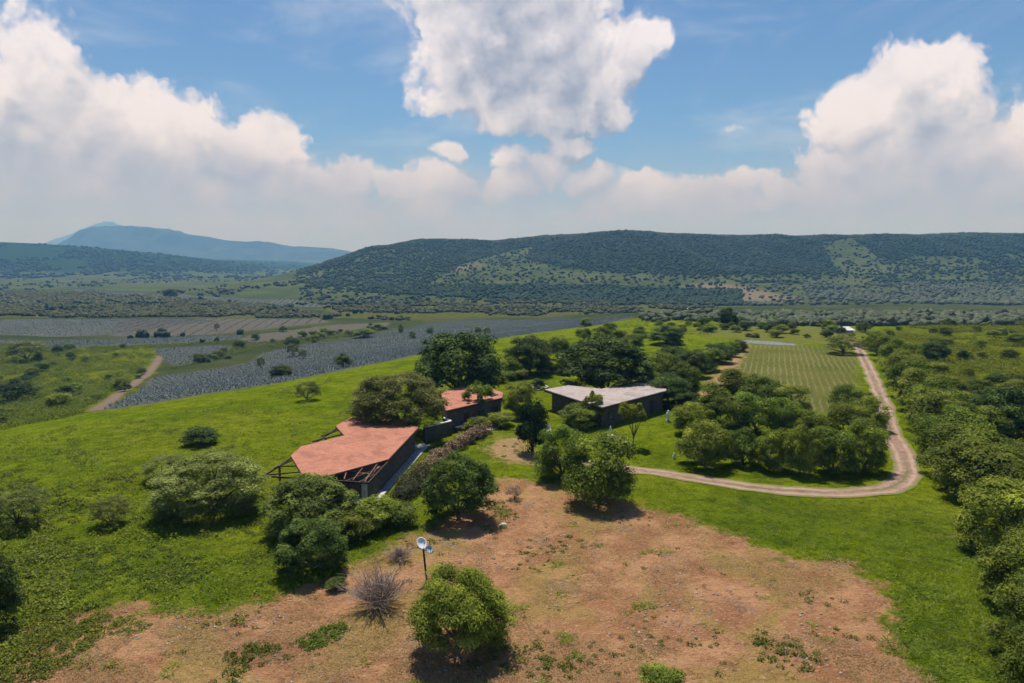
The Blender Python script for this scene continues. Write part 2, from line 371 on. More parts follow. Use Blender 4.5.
# ------------------------------------------------------------------ ground sheet
def axis(fine0, fine1, step, lo, hi, g):
    a = list(np.arange(fine0, fine1 + step / 2, step)); s = step
    while a[-1] < hi: s *= g; a.append(a[-1] + s)
    s = step; out = []; v = fine0
    while v > lo: s *= g; v -= s; out.append(v)
    return np.array(out[::-1] + a)
gx = axis(-125, 125, .9, -17000, 17000, 1.0275); gy = axis(30, 215, .9, -150, 17000, 1.0225)
X, Y = np.meshgrid(gx, gy); Z = H(X, Y); nx, ny = len(gx), len(gy)
idx = np.arange(nx * ny).reshape(ny, nx)
quads = np.stack([idx[:-1, :-1], idx[:-1, 1:], idx[1:, 1:], idx[1:, :-1]], -1).reshape(-1)
near = (np.hypot(X, Y) < 4000) & (Y > 20)
def rsdf(polys, lim=4000):
    out = np.full(X.shape, -500.0); xx, yy = X[near], Y[near]; r = np.full(xx.shape, -500.0)
    for p in polys: r = np.maximum(r, np.clip(sdf(xx, yy, p), -500, 500))
    out[near] = r; return out.ravel()
a_path = np.full(X.shape, -500.0); a_path[near] = np.clip(sdf(X[near], Y[near], FPATH, False) + 1.9, -500, 500)
PXg, PYg, _ = proj(np.stack([X, Y, Z], -1))
def blobmap(polys, val):
    o = np.zeros(X.shape)
    for p, v in zip(polys, val):
        d = sdf(X[near], Y[near], p); o[near] = np.maximum(o[near], v * sst(-25, 25, d))
    return o.ravel()
def wood_density(x, y):
    u, v, f = proj(np.stack([x, y, H(x, y)], -1)); n1 = fbm(x / 130, y / 130, 4)
    P_ = lambda pts: inpoly(u, v, pts)
    den = sst(279, 258, v + 14 * n1) * .95 + .12
    den = np.where(v > 283 - 6 * n1, .95 * sst(300, 440, u), den)
    den = np.where(P_([(430,284),(462,264),(505,252),(535,246),(525,258),(560,268),(660,276),(742,282),(742,290),(560,285)]), .10 + .25 * (n1 > .35), den)
    den = np.where(P_([(820,242),(852,238),(872,250),(880,262),(905,284),(900,292),(842,290),(836,268)]), .10 + .3 * (n1 > .3), den)
    den = np.where((u > 870) & (v > 258 + 8 * n1) & (v < 283), np.minimum(den, .42 + .5 * n1), den)
    den = np.where(P_([(742,283),(800,283),(810,298),(845,301),(1024,306),(1024,310),(800,306),(742,303)]), .12, den)
    den = np.where(P_([(300,290),(330,272),(372,250),(420,246),(452,252),(430,284),(380,284)]), .42 + .4 * (n1 > .15), den)
    den = np.where((v > 280) & (v < 287) & (u > 880), .5, den)
    den = np.where(v > 291 + np.maximum(u - 330, 0) * .05, .12, den)
    return np.where((y > 780) & (x > -1100) & (u > 296 - 10 * n1), den, 0), u, v
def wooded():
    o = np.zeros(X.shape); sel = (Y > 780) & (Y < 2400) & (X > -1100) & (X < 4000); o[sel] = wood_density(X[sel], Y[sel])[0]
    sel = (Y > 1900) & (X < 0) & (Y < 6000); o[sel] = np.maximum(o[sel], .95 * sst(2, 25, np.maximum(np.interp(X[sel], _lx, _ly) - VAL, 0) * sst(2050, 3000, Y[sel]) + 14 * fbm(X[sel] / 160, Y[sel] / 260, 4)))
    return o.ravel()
BROWN = [gpoly(p) for p in ([(690,285),(720,283),(760,290),(795,297),(790,302),(700,300)], [(452,268),(468,266),(480,262),(470,270),(455,272)])]
attrs = dict(soil=rsdf([SOIL]), sand=rsdf([SAND, gpoly([(747,341),(735,351),(712,377),(699,396),(708,401),(724,382),(744,355)])]), agave=rsdf(AGAVE), fallow=rsdf(FALLOW), scrub=rsdf([SCRUB_W, SCRUB_E]), olive=rsdf(OLIVE), crop=rsdf([CROP]), dry=rsdf([DRY]), path=a_path.ravel(),
             scar=blobmap(BROWN, [1, .9]), wooded=wooded())
m, N, b = mat_new('ground'); co = world_co(N)
flat = N.vm('MULTIPLY', co, (1, 1, .15))
n_big = N.noise(flat, .035, 5, .6); n_mid = N.noise(flat, .22, 6, .65, .4); n_sm = N.noise(flat, 1.3, 6, .7); n_fine = N.noise(flat, 5.5, 4, .7)
n_edge = N.m('MULTIPLY', N.m('SUBTRACT', N.noise(flat, .45, 8, .68), .5), 9.0)
n_edgeb = N.m('MULTIPLY', N.m('SUBTRACT', N.noise(flat, .09, 6, .65), .5), 40.0)
grass = N.mix(N.ss(n_mid, .3, .7), (.108, .152, .004), (.195, .245, .008))
grass = N.mix(N.ss(n_big, .42, .68, 0, .7), grass, (.200, .220, .014))
grass = N.mix(N.ss(n_sm, .48, .66, 0, .8), grass, (.060, .088, .004))
grass = N.mix(N.ss(n_fine, .50, .72, 0, .6), grass, (.230, .275, .020))
grass = N.mix(N.ss(N.noise(flat, .05, 6, .68, .8), .44, .62, 0, .75), grass, N.mix(1.0, grass, (.58, .70, .65), 'MULTIPLY'))
grass = N.mix(N.ss(N.noise(flat, .16, 7, .72, .6), .56, .68, 0, .6), grass, (.215, .205, .045))
grass = N.mix(N.ss(N.noise(flat, .50, 7, .72, .5), .47, .62, 0, .7), grass, N.mix(1.0, grass, (.50, .58, .6), 'MULTIPLY'))
weeds = N.ss(N.noise(flat, .11, 7, .7, .8), .54, .66)
grass = N.mix(N.m('MULTIPLY', weeds, .8), grass, (.082, .112, .006))
# bare soil
n_s2 = N.noise(flat, .75, 8, .75, .6); n_s3 = N.noise(flat, 2.6, 6, .75)
soil = N.mix(N.ss(n_mid, .38, .62), (.330, .162, .080), (.490, .270, .142))
soil = N.mix(N.ss(N.noise(flat, .09, 6, .65, 1.0), .47, .60, 0, .8), soil, (.325, .235, .072))
soil = N.mix(N.ss(N.noise(flat, .23, 7, .7, .5), .57, .66, 0, .75), soil, (.270, .190, .145))
soil = N.mix(N.ss(n_s2, .52, .66, 0, .7), soil, (.170, .095, .052))
soil = N.mix(N.ss(n_s3, .53, .68, 0, .8), soil, (.56, .37, .23))
soil = N.mix(N.ss(N.noise(flat, 3.7, 5, .75), .55, .67, 0, .75), soil, (.130, .080, .045))
soil = N.mix(N.ss(N.noise(flat, .42, 8, .78, .5), .58, .66, 0, .85), soil, (.125, .140, .018))
vs = N.n('ShaderNodeTexVoronoi'); N.put(vs.inputs['Vector'], flat); vs.inputs['Scale'].default_value = 1.6
soil = N.mix(N.m('MULTIPLY', N.ss(vs.outputs['Distance'], .06, .10, 1, 0), N.m('GREATER_THAN', N.noise(flat, .3, 2), .5)), soil, (.52, .45, .38))
# agave ground
sepg = N.n('ShaderNodeSeparateXYZ'); N.put(sepg.inputs[0], co)
agv = N.mix(N.ss(n_mid, .35, .7), (.086, .102, .094), (.125, .128, .112)); agv = N.mix(N.ss(n_big, .45, .7, 0, .6), agv, (.080, .105, .055))
fal = N.mix(N.ss(n_mid, .3, .7), (.070, .072, .056), (.105, .093, .074))
wv = N.n('ShaderNodeTexWave', wave_type='BANDS', bands_direction='X'); mpw = N.n('ShaderNodeMapping'); N.put(mpw.inputs[0], co); mpw.inputs['Rotation'].default_value = (0, 0, R(12)); N.put(wv.inputs[0], mpw.outputs[0])
wv.inputs['Scale'].default_value = .07; wv.inputs['Distortion'].default_value = .6
fal = N.mix(N.ss(wv.outputs['Fac'], .7, .95, 0, .7), fal, (.19, .175, .145))
scr = N.mix(N.ss(n_mid, .3, .7), (.070, .092, .005), (.140, .162, .010))
oli = N.mix(N.ss(n_mid, .35, .65), (.055, .068, .016), (.105, .108, .030))
crp = N.mix(N.ss(n_big, .35, .65), (.095, .118, .022), (.145, .148, .040))
cw = N.n('ShaderNodeTexWave', wave_type='BANDS', bands_direction='X'); mpc = N.n('ShaderNodeMapping'); N.put(mpc.inputs[0], co); mpc.inputs['Rotation'].default_value = (0, 0, R(21)); N.put(cw.inputs[0], mpc.outputs[0])
cw.inputs['Scale'].default_value = .24; cw.inputs['Distortion'].default_value = 3.0; cw.inputs['Detail'].default_value = 3
crp = N.mix(N.m('MULTIPLY', N.ss(cw.outputs['Fac'], .62, .98), N.ss(N.noise(flat, .045, 6, .75), .36, .64, 0, .6)), crp, (.29, .25, .145))
val = N.mix(N.ss(N.noise(flat, .012, 6, .65), .35, .65), (.034, .050, .017), (.070, .080, .030))
val = N.mix(N.ss(n_big, .5, .7, 0, .6), val, (.040, .058, .018))
hill = N.mix(N.ss(N.noise(flat, .010, 7, .65), .4, .62), (.052, .072, .032), (.085, .105, .046))
hill = N.mix(N.ss(n_mid, .55, .75, 0, .5), hill, (.035, .055, .02))
dist = N.vm('LENGTH', N.vm('MULTIPLY', co, (1, 1, 0)))
fld = N.m('ADD', N.m('MULTIPLY', sepg.outputs[0], -.853), N.m('MULTIPLY', sepg.outputs[1], .522))
valm = N.m('MAXIMUM', N.ss(N.m('ADD', fld, n_edgeb), 150, 175), N.ss(N.m('ADD', sepg.outputs[1], n_edgeb), 330, 380))
col = N.mix(valm, grass, val)
col = N.mix(N.ss(N.m('ADD', sepg.outputs[1], n_edgeb), 820, 960), col, hill)
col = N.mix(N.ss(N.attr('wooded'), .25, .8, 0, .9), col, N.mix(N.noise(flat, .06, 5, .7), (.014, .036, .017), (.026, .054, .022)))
def lay(col, name, c, e=n_edge, w=.8, amt=1.0): return N.mix(N.m('MULTIPLY', N.ss(N.m('ADD', N.attr(name), e), -w, w), amt), col, c)
col = lay(col, 'scrub', scr, n_edgeb, 3); col = lay(col, 'olive', oli, n_edgeb, 6)
col = lay(col, 'dry', (.15, .15, .045), n_edgeb, 6, .7)
col = lay(col, 'agave', agv, n_edge, 2); col = lay(col, 'fallow', fal, n_edge, 2)
col = lay(col, 'crop', crp, n_edge, 1.5)
col = lay(col, 'soil', soil, n_edge, .7)
sandc = N.mix(N.ss(n_sm, .4, .65), (.42, .26, .15), (.28, .22, .08))
col = lay(col, 'sand', sandc, n_edge, 1.2); col = lay(col, 'path', (.21, .155, .12), N.m('MULTIPLY', n_edge, .4), 1.0)
col = N.mix(N.m('MULTIPLY', N.attr('scar'), .8), col, N.mix(n_mid, (.16, .13, .085), (.22, .17, .12)))
N.put(b.inputs['Base Color'], col); b.inputs['Roughness'].default_value = 1; b.inputs['Specular IOR Level'].default_value = 0
hgt = N.m('ADD', N.m('MULTIPLY', n_sm, 1.0), N.m('MULTIPLY', n_fine, .45))
bump(N, b, hgt, 1.0, .6)
M['ground'] = m
o = link('ground', new_mesh('ground', np.stack([X, Y, Z], -1).reshape(-1, 3), quads, 4, m, smooth=True, attrs=attrs)); tag(o, kind='structure')

# dirt track: a draped strip with a grassy middle and worn wheel lines
def smooth_line(pts, n):
    pts = np.array(pts); t = np.r_[0, np.cumsum(np.hypot(*np.diff(pts, axis=0).T))]; s = np.linspace(0, t[-1], n)
    q = np.stack([np.interp(s, t, pts[:, i]) for i in (0, 1)], -1)
    k = np.hanning(15); k /= k.sum(); qp = np.pad(q, ((7, 7), (0, 0)), 'reflect', reflect_type='odd')
    return np.stack([np.convolve(qp[:, i], k, 'valid') for i in (0, 1)], -1)
def strip(name, pts, width, mat, lift=.05, n=700, across=11, wig=.5, label=None, cat=None, kind='structure'):
    q = smooth_line(pts, n); d = np.gradient(q, axis=0); d /= np.linalg.norm(d, axis=1)[:, None] + 1e-9; nrm = np.stack([-d[:, 1], d[:, 0]], -1)
    s = np.linspace(-1, 1, across); seg = np.r_[0, np.cumsum(np.hypot(*np.diff(q, axis=0).T))]
    wl = width / 2 * (1 + wig * fbm(seg / 3.5, seg * 0 + 3, 6)); wr = width / 2 * (1 + wig * fbm(seg / 2.5, seg * 0 + 33, 5))
    off = np.where(s[None] < 0, s[None] * wl[:, None], s[None] * wr[:, None])
    XX = q[:, None, 0] + nrm[:, None, 0] * off; YY = q[:, None, 1] + nrm[:, None, 1] * off
    ZZ = H(XX, YY) + lift; i = np.arange(n * across).reshape(n, across)
    F = np.stack([i[:-1, :-1], i[:-1, 1:], i[1:, 1:], i[1:, :-1]], -1).reshape(-1)
    o = link(name, new_mesh(name, np.stack([XX, YY, ZZ], -1).reshape(-1, 3), F, 4, mat, smooth=True, attrs=dict(u=np.broadcast_to(s, (n, across)).ravel())))
    return tag(o, label, cat, kind=kind)
m, N, b = mat_new('track_dirt'); co = world_co(N); u = N.m('ABSOLUTE', N.attr('u'))
base = N.mix(N.ss(N.noise(co, .8, 7, .7), .35, .65), (.190, .122, .086), (.300, .208, .152)); base = N.mix(N.ss(N.noise(co, 4, 5), .55, .8, 0, .6), base, (.17, .115, .085))
gm = N.m('MULTIPLY', N.ss(N.m('ADD', u, N.m('MULTIPLY', N.m('SUBTRACT', N.noise(co, .9, 6, .7), .5), .9)), .02, .22, 1, 0), N.ss(N.noise(co, .06, 3), .40, .58))
base = N.mix(N.m('MULTIPLY', gm, .75), base, (.095, .105, .040))
ge = N.ss(N.m('ADD', u, N.m('MULTIPLY', N.m('SUBTRACT', N.noise(co, .8, 7, .75), .5), 1.8)), .70, .92)
ru = N.ss(N.m('ABSOLUTE', N.m('SUBTRACT', u, .48)), .05, .22, 1, 0); base = N.mix(N.m('MULTIPLY', ru, N.ss(N.noise(co, .25, 4), .35, .6, .2, .75)), base, (.38, .275, .21))
base = N.mix(ge, base, (.120, .160, .012))
N.put(b.inputs['Base Color'], base); b.inputs['Roughness'].default_value = .95; bump(N, b, N.noise(co, 3, 6, .7), .6, .12)
strip('dirt_track', TRACK, 3.2, m, wig=.30)

# distant mountains: solid heightfields
def mountain(name, D0, prof, depth, seed, mat):
    px = np.array([p[0] for p in prof]); py = np.array([p[1] for p in prof])
    xs = np.linspace((px[0] - 512) / FPX * D0, (px[-1] - 512) / FPX * D0, 190); ys = np.linspace(D0 - depth, D0 + depth * .8, 70)
    XX, YY = np.meshgrid(xs, ys); top = CAM_H + (HZ - np.interp(xs / D0 * FPX + 512, px, py)) / FPX * D0
    t = (YY - D0) / depth; rid = fbm(XX / 650 + seed, YY / 900, 5)
    c = np.clip(1 - np.abs(t + .6 * rid * (np.abs(t) > .03)), 0, 1) ** 1.25
    ZZ = (VAL - 8) + (top[None] - VAL + 8) * c + 26 * fbm(XX / 700 + seed, YY / 700, 4) * c
    i = np.arange(XX.size).reshape(XX.shape); F = np.stack([i[:-1, :-1], i[:-1, 1:], i[1:, 1:], i[1:, :-1]], -1).reshape(-1)
    return tag(link(name, new_mesh(name, np.stack([XX, YY, ZZ], -1).reshape(-1, 3), F, 4, mat, smooth=True)), kind='structure')
m, N, b = mat_new('mountain_woods'); co = world_co(N)
N.put(b.inputs['Base Color'], N.mix(N.ss(N.noise(co, .006, 7, .65), .4, .62), (.008, .020, .018), (.018, .030, .024))); b.inputs['Roughness'].default_value = .95
mountain('mountain', 8600, [(20,268),(60,262),(88,250),(104,240),(116,231),(130,228),(153,227),(180,231),(205,235),(232,240),(248,241),(262,240),(275,243),(290,246),(300,245),(325,247),(350,250),(380,258),(420,266),(470,272)], 1900, 3, m)
mountain('mountain', 15600, [(-60,262),(10,254),(45,245),(70,236),(95,226),(112,221),(123,225),(150,236),(200,250),(260,262)], 1800, 9, m)

# haze: one even box of air round the camera and everything inside
mb = MB(); mb.prism([(-17500, -400), (17500, -400), (17500, 17500), (-17500, 17500)], -60, 1060)
m = bpy.data.materials.new('haze_air'); m.use_nodes = True; t = m.node_tree; t.nodes.clear(); N = NT(t)
pv = N.n('ShaderNodeVolumePrincipled'); pv.inputs['Color'].default_value = (.19, .49, 1.0, 1); pv.inputs['Absorption Color'].default_value = (1, 1, 1, 1); pv.inputs['Density'].default_value = .000148; pv.inputs['Anisotropy'].default_value = 0.0
ou = N.n('ShaderNodeOutputMaterial'); N.put(ou.inputs['Volume'], pv.outputs[0])
tag(mb.build('haze', m), kind='stuff')

# ------------------------------------------------------------------ foliage builders
def leaves(name, Cn, Nn, size, mat, aspect=.5, tone=None):
    n = len(Cn); Nn = Nn / (np.linalg.norm(Nn, axis=1)[:, None] + 1e-9); r = rng.normal(size=(n, 3))
    T = np.cross(Nn, r); T /= np.linalg.norm(T, axis=1)[:, None] + 1e-9; B = np.cross(Nn, T)
    s = np.asarray(size)[:, None] if np.ndim(size) else size
    V = np.stack([Cn + T * s, Cn + B * s * aspect + Nn * s * .15, Cn - T * s, Cn - B * s * aspect + Nn * s * .15], 1).reshape(-1, 3)
    return new_mesh(name, V, np.arange(n * 4), 4, mat, attrs=dict(tone=np.repeat(np.full(n, .5) if tone is None else tone, 4)))
def sphere_dirs(n, zmin=-1):
    d = rng.normal(size=(n * 4 + 50, 3)); d /= np.linalg.norm(d, axis=1)[:, None]; d = d[d[:, 2] > zmin]; return d[:n]
def crown_cloud(nclump, nleaf, zlow, cr, zmin=-.7, inner=.42, lob=.3, shape=1.0):
    """normalised crown: width 1, total height 1; returns leaf centres, normals, clump centres, clump tone per leaf"""
    d = sphere_dirs(nclump, zmin); ph = rng.random() * 9; hd = d[:, :2] / (np.linalg.norm(d[:, :2], axis=1)[:, None] + 1e-6); zz = d[:, 2]
    prof = np.where(zz > 0, np.sqrt(1 - zz ** 2), (1 - np.abs(zz) ** 3.5) ** (1 / 3.5))
    lobes = 1 + lob * np.sin(3 * np.arctan2(d[:, 1], d[:, 0]) + ph) * .4 + lob * (rng.random(nclump) - .5)
    rad = (inner + (1 - inner) * rng.random(nclump) ** .45) * lobes
    hz = (1 - zlow) / 2; cz = (1 + zlow) / 2
    c = np.stack([hd[:, 0] * prof * rad * (.5 - cr * .8), hd[:, 1] * prof * rad * (.5 - cr * .8), cz + np.sign(zz) * np.abs(zz) ** shape * np.minimum(rad, 1.08) * (hz - cr * .6)], -1)
    sz = cr * (.6 + .8 * rng.random(nclump)); w = sz ** 2; k = rng.choice(nclump, nleaf, p=w / w.sum())
    od = sphere_dirs(nleaf, -.4); rr = np.where(rng.random(nleaf) < .76, .82 + .22 * rng.random(nleaf), .3 + .5 * rng.random(nleaf))[:, None] * sz[k][:, None]
    L = c[k] + od * rr * np.array([1, 1, .85]); n = od + np.array([0, 0, .7]) + .45 * rng.normal(size=(nleaf, 3))
    wx, wy = (np.percentile(np.abs(L[:, i]), 98) for i in (0, 1)); zt = np.percentile(L[:, 2], 99.3)
    sc = np.array([.5 / wx, .5 / wy, 1 / zt]); L = L * sc; c = c * sc
    keep = L[:, 2] > .015
    big = np.where(rr[:, 0] < .8 * sz[k], 2.3, 1.0)
    return L[keep], n[keep], c, rng.random(nclump)[k][keep], big[keep]
def limb_mesh(name, c, zlow, r0, mat, nl=9, single=True):
    mb = MB(); fork = max(zlow * .8, .10); lean = rng.normal(size=2) * .02
    f = np.array([lean[0], lean[1], fork]); mb.tube([(0, 0, -.03), (lean[0] * .4, lean[1] * .4, fork * .5), f], [r0 * 1.25, r0, r0 * .85], 7)
    for q in c[rng.choice(len(c), min(nl, len(c)), replace=False)]:
        mid = f + (q - f) * .5 + rng.normal(size=3) * .03; mb.tube([f - (0, 0, .02), mid, q], [r0 * .55, r0 * .36, r0 * .12], 5)
    return mb.mesh(name, mat, True)
SP = {}
def species(key, nvar, nclump, nleaf, zlow, cr, lsize, mat, r0=.028, aspect=.5, trunk=True, **kw):
    out = []
    for i in range(nvar):
        L, n, c, tone, big = crown_cloud(nclump, nleaf, zlow, cr, **kw)
        cm = leaves(key + '_crown', L, n, lsize * big * (.7 + .6 * rng.random(len(L))), M[mat], aspect, tone)
        tm = limb_mesh(key + '_trunk', c, zlow, r0, M['bark']) if trunk else None
        out.append((tm, cm))
    SP[key] = out
species('mango', 6, 50, 13000, .0, .155, .0160, 'mango', zmin=-.92, inner=.68, lob=.2, shape=.72)
species('mango_big', 1, 130, 38000, .0, .10, .0105, 'mango', zmin=-.9, inner=.6)
species('ficus', 3, 120, 21000, .0, .115, .0140, 'ficus', zmin=-.9, inner=.6)
species('mesquite', 3, 190, 15000, .10, .075, .0115, 'mesquite', aspect=.36, zmin=-.6, shape=.8, inner=.5)
species('mesquite_dense', 2, 240, 40000, .0, .080, .0095, 'mesquite', aspect=.40, zmin=-.9, inner=.66, lob=.12)
species('mesquite_high', 1, 260, 46000, .14, .075, .0095, 'mesquite', aspect=.40, zmin=-.75, inner=.68, lob=.12)
species('ficus_high', 1, 150, 30000, .06, .10, .0135, 'ficus', zmin=-.8, inner=.64, lob=.25)
species('lime', 5, 52, 13000, .0, .155, .0158, 'lime', zmin=-.92, inner=.64, shape=.8)
species('shrub', 3, 36, 7000, .0, .18, .022, 'shrub', zmin=-.8)
species('bushy', 2, 170, 22000, .0, .092, .0135, 'bushy', zmin=-.9, inner=.6, lob=.2)
species('darkshrub', 2, 36, 6000, .0, .18, .022, 'ficus', zmin=-.8)
species('cypress', 1, 60, 11000, .0, .16, .018, 'cypress', zmin=-.9, lob=.15)
species('loose', 2, 20, 3000, .30, .13, .024, 'mango', zmin=-.5, lob=.5, inner=.6)
species('dry', 2, 26, 1500, .02, .15, .022, 'dryleaf', zmin=-.3)
def twig_mesh(seed):
    r = np.random.default_rng(seed); mb = MB()
    for i in range(90):
        a = r.random() * 6.283; e = .5 + .95 * r.random(); l = (.35 + .35 * r.random()) * (1 if i < 30 else .8)
        p0 = np.array([r.normal() * .02, r.normal() * .02, 0]); d = np.array([math.cos(a) * math.cos(e), math.sin(a) * math.cos(e), math.sin(e) * 1.15])
        p1 = p0 + d * l * .5 + r.normal(size=3) * .02; p2 = p0 + d * l + r.normal(size=3) * .05
        mb.tube([p0, p1, p2], [.007, .0045, .002], 4)
        for k in range(13):
            q = p0 + (p1 - p0) * .5 + (p2 - p0) * .5 * r.random() if k % 3 == 0 else p1 + (p2 - p1) * r.random(); dd = d + r.normal(size=3) * .55; dd /= np.linalg.norm(dd); mb.tube([q, q + dd * (.08 + .16 * r.random())], [.003, .0012], 3)
    return mb.mesh('twigs', M['grey_twig'])
SP['bare'] = [(twig_mesh(4), None), (twig_mesh(8), None)]
_cnt = {}
def plant_at(key, p, w, h, name, label, cat, group=None):
    k = _cnt.get(key, 0); _cnt[key] = k + 1; tm, cm = SP[key][k % len(SP[key])]
    o = empty(name, p, label, cat, group, rz=random.random() * 6.28); o.scale = (w, w, h)
    if tm: link('trunk' if cm else 'twigs', tm, o)
    if cm: link('crown', cm, o)
    return o
def plant(key, cx, top, bot, wpx, name, label, cat, group=None, kf=.6):
    a = math.atan((bot - HZ) / FPX); yb = bot - kf * wpx / 2 * math.sin(a); p = gr(cx, yb)
    f = float(proj(p)[2]); w = wpx / FPX * f; h = max(((yb - top) * f / FPX - .30 * w / 2 * math.sin(a)) / math.cos(a), .35 * w)
    return plant_at(key, p, w, h, name, label, cat, group)
#PART2
# ------------------------------------------------------------------ pavilion with red roof
class Place:
    def __init__(s, name, p, label, cat, group=None):
        s.o = np.array([p[0], p[1], float(H(p[0], p[1]))]); s.e = empty(name, s.o, label, cat, group)
    def add(s, mb, name, mat, smooth=False, bevel=0, parent=None, label=None):
        o = mb.build(name, M[mat] if isinstance(mat, str) else mat, parent or s.e, smooth, bevel=bevel)
        if parent is None: o.location = tuple(-s.o)
        if label: o['label'] = label
        return o
ZR = 3.2
def inset(a, b, inside, d):
    a, b = np.array(a[:2]), np.array(b[:2]); t = (b - a) / np.linalg.norm(b - a); n = np.array([-t[1], t[0]])
    if (np.array(inside[:2]) - a) @ n < 0: n = -n
    return a + n * d, b + n * d, t, n
def wall_run(mb, a, b, n, th, z0, z1): mb.prism([a, b, b + n * th, a + n * th] if np.cross(b - a, n) > 0 else [b, a, a + n * th, b + n * th], z0, z1)
P1, P2, P3, P4 = (at(*p, ZR) for p in ((263.5, 474), (352, 417), (419, 427.6), (368, 481)))
mid = (P1 + P2 + P3 + P4) / 4
pv_ = Place('pavilion', mid, 'open stone and timber pavilion with a salmon red roof and bare rafters at its corners', 'pavilion')
roofpx = [(351.4,417.8),(335.6,426.6),(344.4,436.2),(301.3,447.1),(290.8,456.4),(303,476.3),(328.5,476.3),(388.3,460),(418.2,428.3),(414.6,424.8),(385,419)]
rp = [at(*p, ZR) for p in roofpx]
mb = MB(); mb.prism(rp[::-1], ZR, ZR + .10); roof = pv_.add(mb, 'roof', 'roof_red')
mb = MB()
for i in range(len(rp)):
    a, b = rp[i], rp[(i + 1) % len(rp)]; mb.bar(a + (0, 0, -.06), b + (0, 0, -.06), .10, .118)
pv_.add(mb, 'fascia', 'wood')
for a, b in ((P1, P2), (P2, P3), (P3, P4), (P4, P1)):
    mb = MB(); d = (b - a) / np.linalg.norm(b - a); mb.bar(a - d * .1 + (0, 0, -.22), b + d * .1 + (0, 0, -.22), .15, .17); pv_.add(mb, 'roof_beam', 'wood')
def lerp(a, b, t): return a + (b - a) * t
E_, F_, B_, C_ = rp[4], rp[5], rp[1], rp[2]
for t0, t1 in ((.12, .15), (.22, .45), (.05, .75)):
    mb = MB(); mb.bar(lerp(P1, E_, t0 + .25) + (0, 0, -.12) if t0 != .05 else P1 + (0, 0, -.12), lerp(E_, F_, t1) + (0, 0, -.12), .10, .12); pv_.add(mb, 'rafter', 'wood')
for t0, t1 in ((.55, .30), (.30, .72), (.12, .95)):
    mb = MB(); mb.bar(lerp(rp[3], B_, t0) + (0, 0, -.12), lerp(B_, C_, t1) + (0, 0, -.12), .12, .14); pv_.add(mb, 'rafter', 'wood')
mb = MB(); mb.bar(lerp(rp[3], rp[2], .5) + (0, 0, -.12), lerp(B_, E_, .33) + (0, 0, -.16), .10, .12); pv_.add(mb, 'rafter', 'wood')
G_, H_ = rp[6], rp[7]
for t0, t1 in ((.28, .40), (.55, .62), (.80, .92)):
    mb = MB(); mb.bar(lerp(G_, H_, t0) + (0, 0, -.12), lerp(G_, P4, t1) + (0, 0, -.14), .10, .12); pv_.add(mb, 'rafter', 'rust')
for t0, t1 in ((.35, .75), (.70, .45)):
    mb = MB(); mb.bar(lerp(P4, H_, t0) + (0, 0, -.10), lerp(G_, P4, t1) + (0, 0, -.26), .07, .08); pv_.add(mb, 'strut', 'rust')
post_top = at(279, 462, ZR); pb = at(280.5, 492.5, 0); 
mb = MB(); mb.bar((pb[0], pb[1], float(H(pb[0], pb[1])) - .2), (pb[0], pb[1], ZR - .12), .20); pv_.add(mb, 'post', 'rust')
for q in (lerp(P1, P2, .32), lerp(P1, P2, .62), lerp(P1, P4, .62)):
    qq = q + (mid - q) / np.linalg.norm(mid - q) * .3; mb = MB(); mb.bar((qq[0], qq[1], -.8), (qq[0], qq[1], ZR - .32), .18); pv_.add(mb, 'post', 'rust')
a, b, t, n = inset(P4, P3, mid, .55); mb = MB(); wall_run(mb, a + t * .6, b, n, .35, -.9, ZR - .33); pv_.add(mb, 'wall', 'masonry')
a, b, t, n = inset(P3, P2, mid, .6); mb = MB(); wall_run(mb, a + t * .7, b - t * .5, n, .35, -.9, ZR - .34); pv_.add(mb, 'wall', 'masonry')
a, b, t, n = inset(P4, P1, mid, 3.4); mb = MB(); wall_run(mb, a + t * 1.4, a + (b - a) * .48, n, .3, -.9, ZR - .4); pv_.add(mb, 'wall', 'masonry')
a, b, t, n = inset(P4, P1, mid, .5); c = a + t * .5
mb = MB(); mb.prism([c, c + t * .45, c + t * .45 + n * .45, c + n * .45][::1 if np.cross(t, n) > 0 else -1], -.9, ZR - .33); pv_.add(mb, 'pillar', 'stone')
cs = [lerp(p, mid, .10) for p in (P1, P2, P3, P4)]
mb = MB(); mb.prism([p[:2] for p in cs], -.8, .16); pv_.add(mb, 'floor_slab', 'concrete')

# stone house with the second red roof
ZS = 3.3
sp_ = [at(*p, ZS) for p in ((440.4,391.2),(465.6,387.2),(491,389.2),(503,393.4),(502.4,398.2),(445.7,411.4))]
ctr = sum(sp_) / len(sp_); hs = Place('stone_house', ctr, 'low dark stone house with an orange red roof behind the flowering hedge', 'house')
mb = MB(); mb.prism(sp_[::-1], ZS, ZS + .12); hs.add(mb, 'roof', 'roof_red')
mb = MB()
for i in range(len(sp_)): mb.bar(sp_[i] + (0, 0, -.10), sp_[(i + 1) % len(sp_)] + (0, 0, -.10), .12, .196)
hs.add(mb, 'fascia', 'wood')
wp = [lerp(p, ctr, .07) for p in sp_]
mb = MB(); mb.prism([p[:2] for p in wp][::-1], -1.2, ZS - .2); hs.add(mb, 'wall', 'masonry')
k0, k1 = wp[5], wp[4]; t = (k1 - k0)[:2] / np.linalg.norm((k1 - k0)[:2]); n = np.array([t[1], -t[0]])
